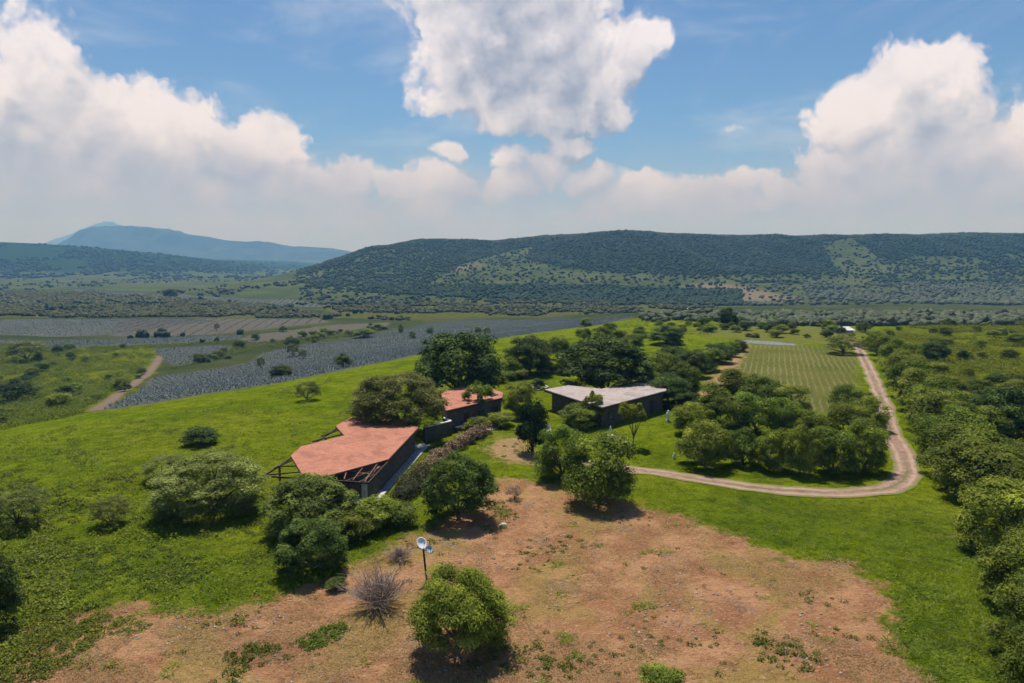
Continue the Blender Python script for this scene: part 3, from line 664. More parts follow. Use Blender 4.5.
for u, w, z0, z1, nm in ((.28, 1.1, 0, 2.2, 'door'), (.55, 1.5, .9, 2.1, 'window'), (.82, 1.5, .9, 2.1, 'window')):
    q = k0[:2] + (k1 - k0)[:2] * u; fr = MB()
    if nm == 'door': fr.prism([q - n * .05, q + t * w - n * .05, q + t * w + n * .06, q + n * .06][::-1], z0, z1); hs.add(fr, 'door', 'wood')
    else:
        for za, zb in ((z0, z0 + .1), (z1 - .1, z1)): fr.prism([q - n * .05, q + t * w - n * .05, q + t * w + n * .07, q + n * .07][::-1], za, zb)
        for ua in (0, w - .1): fr.prism([q + t * ua - n * .05, q + t * (ua + .1) - n * .05, q + t * (ua + .1) + n * .065, q + t * ua + n * .065][::-1], z0 + .1, z1 - .1)
        wo_ = hs.add(fr, 'window', 'wood'); g = MB(); g.prism([q + t * .1 - n * .04, q + t * (w - .1) - n * .04, q + t * (w - .1) + n * .03, q + t * .1 + n * .03][::-1], z0 + .1, z1 - .1); hs.add(g, 'pane', 'glass', parent=wo_)
sk = [at(*p, ZS + .13) for p in ((486.5,394.8),(493,392.6),(498.2,395),(491.5,397))]
mb = MB(); mb.prism(sk[::-1], ZS + .125, ZS + .22); hs.add(mb, 'skylight', 'glass')

# grey roofed house
ZG = 3.3
gp = [at(*p, ZG) for p in ((544.4,390.2),(568,386),(601.5,389.6),(645.4,379.3),(667.4,385.1),(666,391.4),(601.5,408.3))]
back = [at(*p, ZG) for p in ((575,382.5),)]
ctr = sum(gp) / len(gp); gh = Place('house', ctr, 'stone house with a flat pinkish grey roof under a large dark tree', 'house')
mb = MB(); mb.prism(gp[::-1], ZG, ZG + .14); gh.add(mb, 'roof', 'roof_grey')
mb = MB()
for i in range(len(gp)): mb.bar(gp[i] + (0, 0, -.13), gp[(i + 1) % len(gp)] + (0, 0, -.13), .14, .256)
gh.add(mb, 'fascia', 'wood')
cw_ = [at(*p, ZG) for p in ((552,390.4),(569,387.6),(601.5,391.3),(645,381.4),(663.5,386.2),(662.6,391),(601.5,405.9))]
mb = MB(); mb.prism([p[:2] for p in cw_][::-1], -1.2, ZG - .27); gh.add(mb, 'wall', 'masonry')
def opening(place, k0, k1, u, w, z0, z1, nm):
    t = (k1 - k0)[:2] / np.linalg.norm((k1 - k0)[:2]); n = np.array([t[1], -t[0]]); q = k0[:2] + (k1 - k0)[:2] * u
    fr = MB()
    if nm == 'door': fr.prism([q - n * .05, q + t * w - n * .05, q + t * w + n * .06, q + n * .06][::-1], z0, z1); return place.add(fr, 'door', 'wood')
    for za, zb in ((z0, z0 + .1), (z1 - .1, z1)): fr.prism([q - n * .05, q + t * w - n * .05, q + t * w + n * .07, q + n * .07][::-1], za, zb)
    for ua in (0, w - .1): fr.prism([q + t * ua - n * .05, q + t * (ua + .1) - n * .05, q + t * (ua + .1) + n * .065, q + t * ua + n * .065][::-1], z0 + .1, z1 - .1)
    wo_ = place.add(fr, 'window', 'wood'); g = MB(); g.prism([q + t * .1 - n * .04, q + t * (w - .1) - n * .04, q + t * (w - .1) + n * .03, q + t * .1 + n * .03][::-1], z0 + .1, z1 - .1)
    place.add(g, 'pane', 'glass', parent=wo_)
for a in ((cw_[6], cw_[5], .10, 1.6, .8, 2.2, 'window'), (cw_[6], cw_[5], .45, 1.6, .8, 2.2, 'window'), (cw_[6], cw_[5], .78, 1.1, -.2, 2.2, 'door'), (cw_[0], cw_[6], .35, 1.5, .8, 2.1, 'window')): opening(gh, *a)

# garden wall with pale coping, its stub, paths and patio
def capwall(name, pa, pb, z, label, pc=None):
    a, b = at(*pa, z), at(*pb, z); pts = [a, b] + ([at(*pc, z)] if pc else [])
    pl = Place(name, (a + b) / 2, label, 'garden wall'); w = MB(); c = MB()
    for p, q in zip(pts[:-1], pts[1:]):
        w.bar((p[0], p[1], z / 2 - .4), (q[0], q[1], z / 2 - .4), .3, z + .66); c.bar((p[0], p[1], z), (q[0], q[1], z), .42, .13)
    pl.add(w, 'wall', 'masonry'); pl.add(c, 'coping', 'white')
capwall('garden_wall', (424, 427.2), (450.4, 421), 2.0, 'dark garden wall with a white coping between the two red roofs', (444, 417.6))
capwall('garden_wall', (456, 427.4), (469, 424.2), .7, 'low garden wall with a white coping below the orange red stone house')
strip('flagstone_path', [gr(371, 500)[:2], gr(384, 486)[:2], gr(402, 467)[:2], gr(423.5, 445)[:2]], 2.0, M['bluepath'], lift=.06, n=60, across=5, wig=.05)
def slab(name, pxs, mat, lift=.08, label=None):
    pts = [gr(*p) for p in pxs]; z = max(p[2] for p in pts); mb = MB(); mb.prism([p[:2] for p in pts][::-1], z - .5, z + lift); return tag(mb.build(name, M[mat], bevel=.02), kind='structure')
slab('patio', [(484,432.5),(497,429.5),(499,426),(487,423.5),(481,428)], 'concrete')
slab('pavement', [(370.5,500.5),(379.5,501.5),(386,492.5),(379,490.5)], 'concrete', .13)  # paler slab gives the near path end its sunlit patch by colour
slab('pavement', [(417,449),(423.5,448.5),(425,444.6),(420,444.8)], 'concrete', .13)  # sunlit patch at the far path end, put in as paler concrete
slab('pavement', [(353,500),(363,501),(366,494),(356,492.5)], 'concrete', .12)
slab('pavement', [(270,500),(283,497.5),(297,486),(289,484)], 'concrete', .06)

# ------------------------------------------------------------------ hedges along polylines
def hedge(name, pxs, r, h, nl, lsize, mat, label):
    q = smooth_line([gr(*p)[:2] for p in pxs], 80); k = rng.integers(0, 80, 90); c = q[k] + rng.normal(size=(90, 2)) * r * .35
    cz = h * (.25 + .5 * rng.random(90)); j = rng.integers(0, 90, nl); d = sphere_dirs(nl, -.5); rr = r * (.35 + .35 * rng.random(90))[j][:, None] * (.5 + .5 * rng.random(nl) ** .5)[:, None]
    L = np.stack([c[j, 0], c[j, 1], cz[j]], -1) + d * rr; o = q[40]; z0 = float(H(*o)); L[:, 2] = np.maximum(L[:, 2], .03) + H(L[:, 0], L[:, 1])
    L -= np.array([o[0], o[1], z0]); n = d + (0, 0, .5) + .5 * rng.normal(size=(nl, 3))
    tag(link(name, leaves(name, L, n, lsize * (.7 + .6 * rng.random(nl)), M[mat]), None, (o[0], o[1], z0)), label, 'hedge')
hedge('flowering_hedge', [(424,478),(433,467),(444,457),(456,449),(472,441),(485,434)], 1.25, 1.6, 13000, .11, 'bougain', 'long hedge covered in pinkish brown blossom curving below the white coped wall')
hedge('hedge', [(402,502),(408,494),(416,485),(425,476)], 1.6, 1.4, 9500, .11, 'hedge', 'dull green hedge beside the flagstone path of the pavilion')

# ------------------------------------------------------------------ satellite dishes
dp = gr(427, 580); ds = Place('satellite_dish', dp, 'white satellite dish and smaller grey blue dish on a black pole in soil', 'satellite dish')
zt = dp[2] + 2.75; lean = np.array([-.28, .05, 0]); top = np.array([dp[0], dp[1], zt]) + lean
mb = MB(); mb.tube([(dp[0], dp[1], dp[2] - .3), tuple(top)], [.085, .075], 10); ds.add(mb, 'pole', 'black', True)
def dish(c, nrm, r, mat, nm):
    nrm = np.array(nrm, float); nrm /= np.linalg.norm(nrm); u = np.cross(nrm, (0, 0, 1)); u /= np.linalg.norm(u); v = np.cross(u, nrm); pts = []; fs = []
    K, S = 6, 28
    for side in (0, 1):
        for k in range(K + 1):
            for s in range(S):
                rr = r * k / K; a = 2 * math.pi * s / S; pts.append(np.array(c) + u * rr * math.cos(a) + v * rr * math.sin(a) * 1.08 + nrm * (.32 * rr * rr / r - side * .03))
    for side in (0, 1):
        o_ = side * (K + 1) * S
        for k in range(K):
            for s in range(S):
                f = (o_ + k * S + s, o_ + k * S + (s + 1) % S, o_ + (k + 1) * S + (s + 1) % S, o_ + (k + 1) * S + s); fs.append(f if side == 0 else f[::-1])
    for s in range(S): fs.append((K * S + s, K * S + (s + 1) % S, (K + 1) * S + K * S + (s + 1) % S, (K + 1) * S + K * S + s))
    mb = MB(); mb.face_loop(pts, fs); q = ds.add(mb, nm, mat, True); return u, v, nrm
c1 = top + np.array([-.12, -.15, .30]); u, v, nn = dish(c1, (.50, -.58, .62), .44, 'dish', 'reflector')
c2 = top + np.array([.48, -.02, -.22]); u2, v2, n2 = dish(c2, (.42, -.66, .62), .30, 'mesh_dish', 'small_reflector')
for cc_, uu, vv, nx_, rr in ((c1, u, v, nn, .44), (c2, u2, v2, n2, .30)):
    f = cc_ + nx_ * rr * 1.1 - vv * rr * .3; mb = MB(); mb.tube([cc_ - vv * rr * .95 + nx_ * .1, f], [.02, .018], 6); mb.tube([f - nx_ * .06, f + nx_ * .06], [.05, .04], 8); ds.add(mb, 'feed_arm', 'black')
mb = MB(); mb.tube([top - (0, 0, .35), c2 - n2 * .03], [.03, .03], 6); mb.tube([top - (0, 0, .05), c1 - nn * .03], [.045, .045], 6); ds.add(mb, 'bracket', 'black')

# ------------------------------------------------------------------ garden pieces
def figure(px, top, bot, wpx, label, body):
    p = gr(px, bot); f = float(proj(p)[2]); h = (bot - top) / FPX * f * 1.04; w = wpx / FPX * f
    pl = Place('garden_statue', p, label, 'statue'); z = p[2]
    mb = MB(); mb.prism([p[:2] + np.array(q) * w * .42 for q in ((-1, -1), (1, -1), (1, 1), (-1, 1))], z - .1, z + h * .16); pl.add(mb, 'plinth', 'stone', bevel=.03)
    prof = body; mb = MB(); mb.tube([(p[0], p[1], z + h * (.15 + .85 * q)) for q, _ in prof], [w * r for _, r in prof], 14); pl.add(mb, 'figure', 'white', True)
figure(668, 410.5, 421.5, 4.4, 'tall white garden statue on the lawn by the corner of the grey roofed house', [(0,.34),(.18,.30),(.40,.34),(.60,.46),(.74,.44),(.82,.2),(.88,.24),(.95,.22),(1,.06)])
figure(674.2, 452.6, 459, 3.4, 'small white statue on the lawn beside the dirt track', [(0,.40),(.25,.5),(.5,.46),(.68,.24),(.8,.3),(.93,.24),(1,.06)])
figure(610.6, 426, 431, 2.4, 'tiny cream statue near the rock garden and house wall', [(0,.36),(.3,.46),(.6,.40),(.75,.24),(.9,.26),(1,.06)])
# white garden chair beside the dark conifer
p = gr(547.5, 434); ch = Place('garden_chair', p, 'white slatted garden chair on the lawn beside the dark conifer', 'chair'); o = p
for x, y in ((-.35, -.4), (.35, -.4), (-.35, .4), (.35, .4)):
    mb = MB(); mb.bar(o + (x, y, -.05), o + (x, y, .45), .07); ch.add(mb, 'leg', 'white')
mb = MB()
for k in range(6): mb.bar(o + (-.42, -.42 + k * .165, .47), o + (.42, -.42 + k * .165, .47), .14, .05)
ch.add(mb, 'seat', 'white'); mb = MB()
for k in range(6): mb.bar(o + (-.40 + k * .16, .44, .50), o + (-.40 + k * .16, .78, 1.35), .13, .05)
ch.add(mb, 'backrest', 'white')
for x in (-.45, .45):
    mb = MB(); mb.bar(o + (x, -.42, .72), o + (x, .5, .72), .09, .05); mb.bar(o + (x, -.40, .44), o + (x, -.40, .70), .06); ch.add(mb, 'armrest', 'white')
# planter with pale rim
q = [gr(*c) for c in ((531,387),(540,384.2),(548,388),(538,391))]; cq = sum(q) / 4; pl = Place('planter', cq, 'square planting bed with a pale stone rim beside the grey roofed house', 'planter')
for i in range(4):
    a, b = q[i], q[(i + 1) % 4]; d = (b - a) / np.linalg.norm(b - a); mb = MB(); mb.bar((a[0], a[1], cq[2] + .12) + d * .14, (b[0], b[1], cq[2] + .12) - d * .14 * 0, .3, .36); pl.add(mb, 'rim', 'concrete')
# nursery sheeting, far shed
def sheet(name, pxs, mat, label, cat, lift=.07):
    pts = [gr(*p) for p in pxs]; n = len(pts); cen = sum(pts) / n; mb = MB(); zs = [p[2] for p in pts]
    mb.face_loop([p + (0, 0, lift) for p in pts] + [p - (0, 0, .3) for p in pts], [tuple(range(n))[::-1], tuple(range(n, 2 * n))] + [(i, (i + 1) % n, n + (i + 1) % n, n + i) for i in range(n)])
    return tag(mb.build(name, M[mat]), label, cat)
M['sheeting'] = simple('grey_sheeting', (.085, .095, .10), (.21, .22, .22), .9, .9)
sheet('ground_sheeting', [(735,341.8),(748,340.3),(775,341.8),(797,344.3),(794,346),(765,344.6),(744,343)][::-1], 'sheeting', 'long strip of pale grey sheeting laid at the far end of the mown field', 'sheeting')
p = gr(845, 333); f = float(proj(p)[2]); wv_ = 17 / FPX * f / 2; sh = Place('shed', p, 'long low white roofed shed far behind the end of the dirt track', 'shed'); hh = 1.3
mb = MB(); mb.prism([(p[0] - wv_, p[1]), (p[0] + wv_, p[1]), (p[0] + wv_, p[1] + 9), (p[0] - wv_, p[1] + 9)], p[2] - 1, p[2] + hh - .3); sh.add(mb, 'wall', 'stone')
mb = MB(); zz = p[2] + hh
mb.face_loop([(p[0] - wv_ - .5, p[1] - .6, zz - .28), (p[0] + wv_ + .5, p[1] - .6, zz - .28), (p[0] + wv_ + .5, p[1] + 4.5, zz + .6), (p[0] - wv_ - .5, p[1] + 4.5, zz + .6), (p[0] + wv_ + .5, p[1] + 9.6, zz - .28), (p[0] - wv_ - .5, p[1] + 9.6, zz - .28)], [(0, 1, 2, 3), (3, 2, 4, 5), (0, 3, 5), (1, 4, 2), (0, 5, 4, 1)]); sh.add(mb, 'roof', 'whiteroof')
# rocks of the rock garden, brush pile
def rock(px, py, w, label, mat, name='boulder', cat='boulder', group=None):
    p = gr(px, py); d = sphere_dirs(90, -1); import bmesh
    bm = bmesh.new()
    for q in d * (1 + .18 * rng.normal(size=(90, 1))) * np.array([1, .8, .6]): bm.verts.new(q * w / 2)
    r = bmesh.ops.convex_hull(bm, input=bm.verts[:]); bmesh.ops.delete(bm, geom=[v for v in bm.verts if not v.link_faces], context='VERTS')
    me = bpy.data.meshes.new(name); bm.to_mesh(me); bm.free(); me.materials.append(M[mat]); return tag(link(name, me, None, p + (0, 0, w * .12)), label, cat, group)
rock(609, 439, 1.5, 'pinkish boulder at the edge of the rock garden nearest the house', 'stone'); rock(613, 442, 1.8, 'largest pale boulder of the rock garden behind the round orchard trees', 'stone'); rock(625, 444.5, 1.3, 'flat pale boulder of the rock garden under the slender tree', 'stone')
M['redrock'] = simple('reddish_rock', (.13, .075, .06), (.24, .15, .12), 2, .9); M['darkrock'] = simple('dark_rock', (.05, .045, .042), (.11, .10, .09), 2, .9)
rock(618, 441, 1.5, 'reddish brown boulder in the middle of the rock garden', 'redrock'); rock(628, 448, 1.9, 'dark boulder below the slender tree of the rock garden', 'darkrock')
rock(503, 527 - 1, .7, 'pale stone at the edge of the shadow of the round tree above the soil', 'stone')

# ------------------------------------------------------------------ trees and shrubs one can tell apart
ORD = ['first', 'second', 'third', 'fourth', 'fifth', 'sixth', 'seventh', 'eighth', 'ninth', 'tenth', 'eleventh', 'twelfth', 'thirteenth', 'fourteenth', 'fifteenth', 'sixteenth', 'seventeenth', 'eighteenth', 'nineteenth', 'twentieth', 'twenty-first', 'twenty-second', 'twenty-third', 'twenty-fourth']
for a in (
 ('ficus', 459, 332, 402, 82, 'broadleaf_tree', 'large round dark tree standing behind the orange red stone house', 'tree'),
 ('mesquite_high', 399, 374, 445, 92, 'mesquite_tree', 'wide feathery olive green tree overhanging the pavilion roof', 'tree'),
 ('ficus_high', 606, 338, 402, 84, 'broadleaf_tree', 'largest dark spreading tree directly behind the pinkish grey roof', 'tree'),
 ('ficus', 530, 336, 376, 44, 'broadleaf_tree', 'dark tree with a visible trunk between the large round tree and the grey roofed house', 'tree'),
 ('ficus', 666, 325, 345, 33, 'broadleaf_tree', 'round dark tree alone on the far grass beyond the grey roofed house', 'tree'),
 ('mango', 518, 382, 418, 34, 'fruit_tree', 'bushy tree touching the end of the orange red roof', 'tree'),
 ('mango', 562, 426, 484, 54, 'fruit_tree', 'rounded tree on the lawn just behind the larger tree at the soil edge', 'tree'),
 ('mango', 599, 434, 509, 68, 'fruit_tree', 'large rounded tree casting shadow onto the top of the bare soil', 'tree'),
 ('mango', 581, 403, 430, 42, 'fruit_tree', 'spreading leafy tree hiding the front corner of the grey roofed house', 'tree'),
 ('loose', 594, 391, 428, 22, 'slender_tree', 'thin sparse tree rising in front of the pinkish grey roof', 'tree'),
 ('loose', 633, 402, 449, 28, 'slender_tree', 'slender loose crowned tree standing over the rock garden', 'tree'),
 ('mango', 622, 402, 420, 22, 'fruit_tree', 'small leafy tree against the wall of the grey roofed house', 'tree'),
 ('loose', 480, 381, 424, 30, 'slender_tree', 'sparse tree in front of the orange red roof of the stone house', 'tree'),
 ('bushy', 459, 457, 526, 66, 'round_tree', 'round dense tree on the grass above the bare soil', 'tree'),
 ('bushy', 310, 476, 540, 84, 'bushy_tree', 'broad dark bushy tree in front of the pavilion', 'tree'),
 ('bushy', 313, 520, 578, 66, 'bushy_tree', 'lower dark bushy tree below the broad one in front of the pavilion', 'tree'),
 ('mesquite_dense', 211, 454, 522, 100, 'mesquite_tree', 'wide flat topped feathery tree on the open grass slope', 'tree'),
 ('mesquite', 166, 455, 484, 42, 'mesquite_tree', 'small feathery shrub just behind the wide flat topped tree', 'shrub'),
 ('mesquite', 111, 497, 529, 34, 'mesquite_tree', 'small lone thorny bush on the grass slope below the wide flat topped tree', 'shrub'),
 ('mesquite', 18, 489, 532, 54, 'mesquite_tree', 'greyish sparse tree at the outer edge of the grass slope', 'tree'),
 ('ficus', -8, 560, 640, 50, 'broadleaf_tree', 'dark tree cut by the picture edge beside the bare bank', 'tree'),
 ('darkshrub', 200, 426, 448, 35, 'round_shrub', 'dark dome shaped shrub alone on the open green slope', 'shrub'),
 ('mesquite', 308, 381, 402, 24, 'mesquite_tree', 'small lone umbrella shaped tree between the pavilion and the agave field', 'tree'),
 ('darkshrub', 343, 353, 368.5, 17, 'round_tree', 'dark round tree standing alone in the agave field', 'tree'),
 ('ficus', 282, 365, 378, 21, 'round_tree', 'low spreading dark tree at the near edge of the agave field', 'tree'),
 ('mango_big', 457, 573, 662, 92, 'fruit_tree', 'nearest leafy round tree growing out of the bare soil below the satellite dish', 'tree'),
 ('cypress', 532, 402, 456, 31, 'conifer', 'very dark upright conifer on the lawn between the two houses', 'tree'),
 ('dry', 515, 486, 501, 18, 'dry_bush', 'dry brown bush at the top edge of the bare soil', 'shrub'),
 ('darkshrub', 539, 378, 390, 14, 'shrub', 'dark shrub growing in the square pale rimmed bed', 'shrub'),
 ('mesquite', 843, 334, 355, 36, 'mesquite_tree', 'spreading flat tree at the far end of the dirt track beside the mown field', 'tree'),
 ('ficus', 1004, 386, 440, 60, 'broadleaf_tree', 'dark tree with bare forked trunk on open ground beyond the hedgerow', 'tree'),
 ('ficus', 935, 342, 362, 26, 'round_tree', 'dark round tree standing in the bright scrub beyond the hedgerow', 'tree'),
 ('ficus', 962, 350, 362, 10, 'shrub', 'narrow dark bush beside the dark round tree in the bright scrub', 'shrub'),
 ('mesquite', 27, 340, 362, 34, 'mesquite_tree', 'grey green spreading tree at the far corner of the scrub by the agave field', 'tree'),
 ('darkshrub', 18, 378, 403, 36, 'round_tree', 'dark round tree in the middle of the scrub by the agave field', 'tree'),
 ('darkshrub', 67, 384, 397, 18, 'shrub', 'small dark shrub in the scrub near the pale field path', 'shrub'),
 ('shrub', 375, 497, 532, 46, 'shrub', 'bright sprawling shrub between the flagstone path and the dark bushy trees', 'shrub'),
 ('shrub', 398, 503, 527, 40, 'shrub', 'low sprawling shrub at the foot of the dull green hedge', 'shrub'),
 ('shrub', 349, 512, 545, 40, 'shrub', 'sprawling shrub touching the broad dark bushy tree', 'shrub'),
 ('shrub', 326, 588, 600, 0.1, None, None, None),
 ('darkshrub', 336, 577, 592, 20, 'shrub', 'small dark shrub on the bank beside the bare grey bush', 'shrub'),
 ('shrub', 478, 416, 434, 26, 'shrub', 'leafy shrub on the patio edge below the stone house', 'shrub'),
 ('shrub', 500, 412, 428, 30, 'shrub', 'broad low shrub between the patio and the bushy tree', 'shrub'),
 ('ficus', 728, 308, 326, 18, 'crest_tree', 'tallest dark tree on the far rim of the plateau above the mown field', 'tree'),
 ('shrub', 660, 668, 700, 44, 'shrub', 'leafy shrub at the very bottom edge of the bare soil', 'shrub'),
 ('mango', 401, 324, 333, 5, 'round_tree', 'small dark tree at the upper edge of the agave field', 'tree'),
 ('mango', 412, 331, 339, 7, 'round_tree', 'small umbrella shaped tree in the upper agave field', 'tree'),
 ('mango', 430, 327, 334, 7, 'round_tree', 'small round tree in the upper agave field beyond the umbrella shaped one', 'tree'),
 ('mango', 478, 326, 333, 8, 'round_tree', 'small green tree of a close pair in the upper agave field', 'tree'),
 ('mango', 487, 327, 333, 8, 'round_tree', 'second small green tree of the close pair in the upper agave field', 'tree'),
 ('mesquite', 293, 343, 357, 12, 'mesquite_tree', 'grey green bush where the shrub strip meets the agave field', 'tree'),
 ('mesquite', 303, 349, 359, 8, 'mesquite_tree', 'thin grey bush standing inside the agave field', 'shrub'),
 ('mesquite', 261, 357, 370, 8, 'mesquite_tree', 'thin pale bush in the agave field near the shrub strip', 'shrub'),
 ('darkshrub', 256, 333, 340, 9, 'round_tree', 'dark round bush on the ploughed strip between the agave fields', 'shrub'),
 ('darkshrub', 283, 326, 332, 8, 'round_tree', 'dark small tree on the far ploughed strip', 'tree'),
 ('mesquite', 217, 323, 331, 5, 'mesquite_tree', 'thin small tree at the end of the striped field', 'tree'),
 ('shrub', 364, 328, 338, 20, 'round_tree', 'bushy tree at the outer end of the shrub strip between the fields', 'tree'),
 ('ficus', 292, 338, 348, 14, 'round_tree', 'dark bushy tree in the middle of the shrub strip between the fields', 'tree'),
 ('ficus', 170, 289, 297, 14, 'round_tree', 'dark tree clump beside the far agave field across the valley', 'tree'),
):
    if a[5]: plant(*a)
p = gr(380, 606); plant_at('bare', p, 5.6, 4.0, 'bare_shrub', 'leafless grey brown bush on the bare bank below the satellite dish', 'shrub')
p = gr(400, 560); plant_at('bare', p, 3.0, 1.8, 'bare_shrub', 'small leafless bush on the bank just above the larger leafless one', 'shrub')
# hedgerow beyond the track: from its far end towards the near end
row = [(870,331,350,18),(877,332,356,22),(886,335,362,28),(897,338,372,36),(903,350,386,36),(912,358,400,44),(922,368,416,50),(932,380,432,56),(944,392,448,62),(952,406,466,66),(968,424,486,76),(984,440,508,82),(1004,484,566,84),(1024,540,622,78),(1036,585,672,76),(1040,640,740,80)]
for i, (cx, tp, bt, w) in enumerate(row):
    plant('lime' if i % 3 else 'mango', cx, tp, bt, w, 'hedgerow_tree', f'{ORD[i]} tree of the hedgerow along the grass and dirt track, counted from the far end', 'tree', 'trees of the hedgerow beyond the dirt track')
row2 = [(948,376,404,40),(966,392,424,44),(984,404,440,50),(1012,440,480,60),(1034,470,540,70),(1052,520,600,80),(1062,575,660,80)]
for i, (cx, tp, bt, w) in enumerate(row2):
    plant('lime', cx, tp, bt, w, 'hedgerow_tree', f'{ORD[i]} tree of the second line behind the hedgerow, counted from the far end', 'tree', 'trees of the second line behind the hedgerow')
# orchard inside the bend of the track
orch = [(704,420,470,50),(743,428,468,36),(771,429,472,36),(800,426,478,34),(834,428,478,46),(864,420,474,42)]
for i, (cx, tp, bt, w) in enumerate(orch):
    plant('mango', cx, tp, bt, w, 'orchard_tree', f'{ORD[i]} tree of the front orchard row facing the dirt track, counted from the houses', 'tree', 'front row of orchard trees')
orch2 = [(694,402,438,40),(722,396,438,44),(752,392,438,46),(782,398,438,40),(812,410,444,34),(846,402,440,42),(870,396,434,36)]
for i, (cx, tp, bt, w) in enumerate(orch2):
    plant('mango', cx, tp, bt, w, 'orchard_tree', f'{ORD[i]} tree of the second orchard row, counted from the houses', 'tree', 'second row of orchard trees')
orch3 = [(712,382,412,38),(738,368,404,44),(762,376,414,44),(788,384,418,42),(846,384,416,34),(868,392,404,14)]
for i, (cx, tp, bt, w) in enumerate(orch3):
    plant('mango', cx, tp, bt, w, 'orchard_tree', f'{ORD[i]} tree of the third orchard row below the mown field, counted from the houses', 'tree', 'third row of orchard trees')
rowf = [(668,374,408,40),(684,362,398,36),(690,350,378,34),(706,348,372,32),(718,343,364,30),(729,341,357,22),(738,340,352,18),(656,352,382,34),(672,346,370,32),(652,372,396,26),(688,392,412,26)]
for i, (cx, tp, bt, w) in enumerate(rowf):
    plant('mango' if i % 2 else 'ficus', cx, tp, bt, w, 'field_edge_tree', f'{ORD[i]} tree of the dark belt between the grey roofed house and the mown field', 'tree', 'trees between the grey roofed house and the mown field')
back_ = [(558,336,360,22),(574,344,360,20),(600,326,346,22),(618,330,344,20),(632,333,350,24),(640,326,338,18),(512,357,378,20),(496,372,384,20),(509,371,381,16),(521,370,380,14),(545,360,374,22),(562,358,374,18),(584,328,342,18),(610,322,334,14),(586,318,327,12)]
for i, (cx, tp, bt, w) in enumerate(back_):
    plant(('shrub', 'lime', 'mango')[i % 3], cx, tp, bt, w, 'garden_tree', f'{ORD[i]} bushy tree of the loose group on the grass behind the houses', 'tree', 'bushy trees on the grass behind the houses')

# scattered shrubs of one kind: individuals
def rand_in(poly, n, dens=None):
    lo, hi = poly.min(0), poly.max(0); out = np.zeros((0, 2))
    while len(out) < n:
        q = lo + (hi - lo) * rng.random((n * 4, 2)); q = q[inpoly(q[:, 0], q[:, 1], poly)]; out = np.vstack([out, q])
    return out[:n]
def inview(q, m=30):
    u, v, f = proj(np.stack([q[:, 0], q[:, 1], H(q[:, 0], q[:, 1])], -1)); return q[(u > -m) & (u < 1024 + m) & (v < 683 + m) & (f > 5)]
for poly, n, keys, lo, hi, name, label, group in (
 (SCRUB_W, 46, ('shrub', 'darkshrub', 'lime'), 3, 6.5, 'scrub_bush', 'green bush in the dense scrub beside the pale path to the agave fields', 'bushes of the scrub beside the agave fields'),
 (SCRUB_E, 70, ('lime', 'lime', 'shrub', 'lime', 'lime', 'darkshrub'), 2.5, 6, 'scrub_bush', 'green bush in the dense scrub beyond the hedgerow of the dirt track', 'bushes of the scrub beyond the hedgerow'),
 (gpoly([(640,322),(740,321),(865,326),(872,341),(800,340),(700,337),(650,330)]), 56, ('darkshrub', 'shrub', 'mango'), 2.5, 5.5, 'rim_bush', 'small dark bush scattered on the dry grass beyond the mown field', 'bushes on the dry grass beyond the mown field'),
 (gpoly([(165,372),(225,360),(262,349),(330,341),(390,329),(372,326),(320,334),(280,341),(225,347)]), 40, ('shrub', 'darkshrub', 'lime'), 3, 7, 'strip_bush', 'green bush of the overgrown strip between the agave fields', 'bushes of the strip between the agave fields')):
    pts = inview(rand_in(poly, n))
    for i, q in enumerate(pts):
        w = lo + (hi - lo) * random.random() ** 1.5; plant_at(keys[i % len(keys)], (q[0], q[1], float(H(*q)) - .1), w, w * (.5 + .3 * random.random()), name, label, 'bush', group)

# ------------------------------------------------------------------ masses nobody could count
def bush_mass(name, pts, w, hgt, nl, lsize, mat):
    n = len(pts); d = sphere_dirs(n * nl, -.1).reshape(n, nl, 3); ww = (w[0] + (w[1] - w[0]) * rng.random(n) ** 1.6)[:, None, None]
    r = (.6 + .4 * rng.random((n, nl, 1)) ** .5); lump = 1 + .3 * np.sin(5 * np.arctan2(d[..., 1:2], d[..., 0:1]) + rng.random((n, 1, 1)) * 6) * d[..., 2:3]
    L = d * r * lump * ww * np.array([.5, .5, hgt]); L[..., :2] += pts[:, None]; L = L.reshape(-1, 3); L[:, 2] += np.repeat(H(pts[:, 0], pts[:, 1]), nl)
    nn = d.reshape(-1, 3) + (0, 0, .8) + .5 * rng.normal(size=(n * nl, 3)); s = np.repeat(np.sqrt(ww[:, 0, 0] / np.mean(w)), nl) * lsize * (.7 + .6 * rng.random(n * nl))
    return tag(link(name, leaves(name, L, nn, s, M[mat])), kind='stuff')
def clear(q, r=1.2):
    ok = sdf(q[:, 0], q[:, 1], TRACK, False) < -3.4; ok &= sdf(q[:, 0], q[:, 1], FPATH, False) < -3.5
    for p in AGAVE + FALLOW + [CROP]: ok &= ~inpoly(q[:, 0], q[:, 1], p)
    return q[ok]
q = clear(inview(rand_in(SCRUB_W, 4600))); q = q[fbm(q[:, 0] / 18, q[:, 1] / 18, 3) > -.25]; bush_mass('scrub', q, (1.2, 5), .5, 64, .18, 'shrub')
q = clear(inview(rand_in(SCRUB_E, 6500))); q = q[fbm(q[:, 0] / 18, q[:, 1] / 18, 3) > -.3]; bush_mass('scrub', q, (1.2, 4.4), .42, 70, .16, 'scrub')
q = clear(inview(rand_in(gpoly([(165,371),(225,359),(262,348),(330,340),(395,328),(372,326),(320,333),(280,341),(225,348)]), 500))); bush_mass('scrub', q, (1.5, 4), .5, 50, .22, 'shrub')
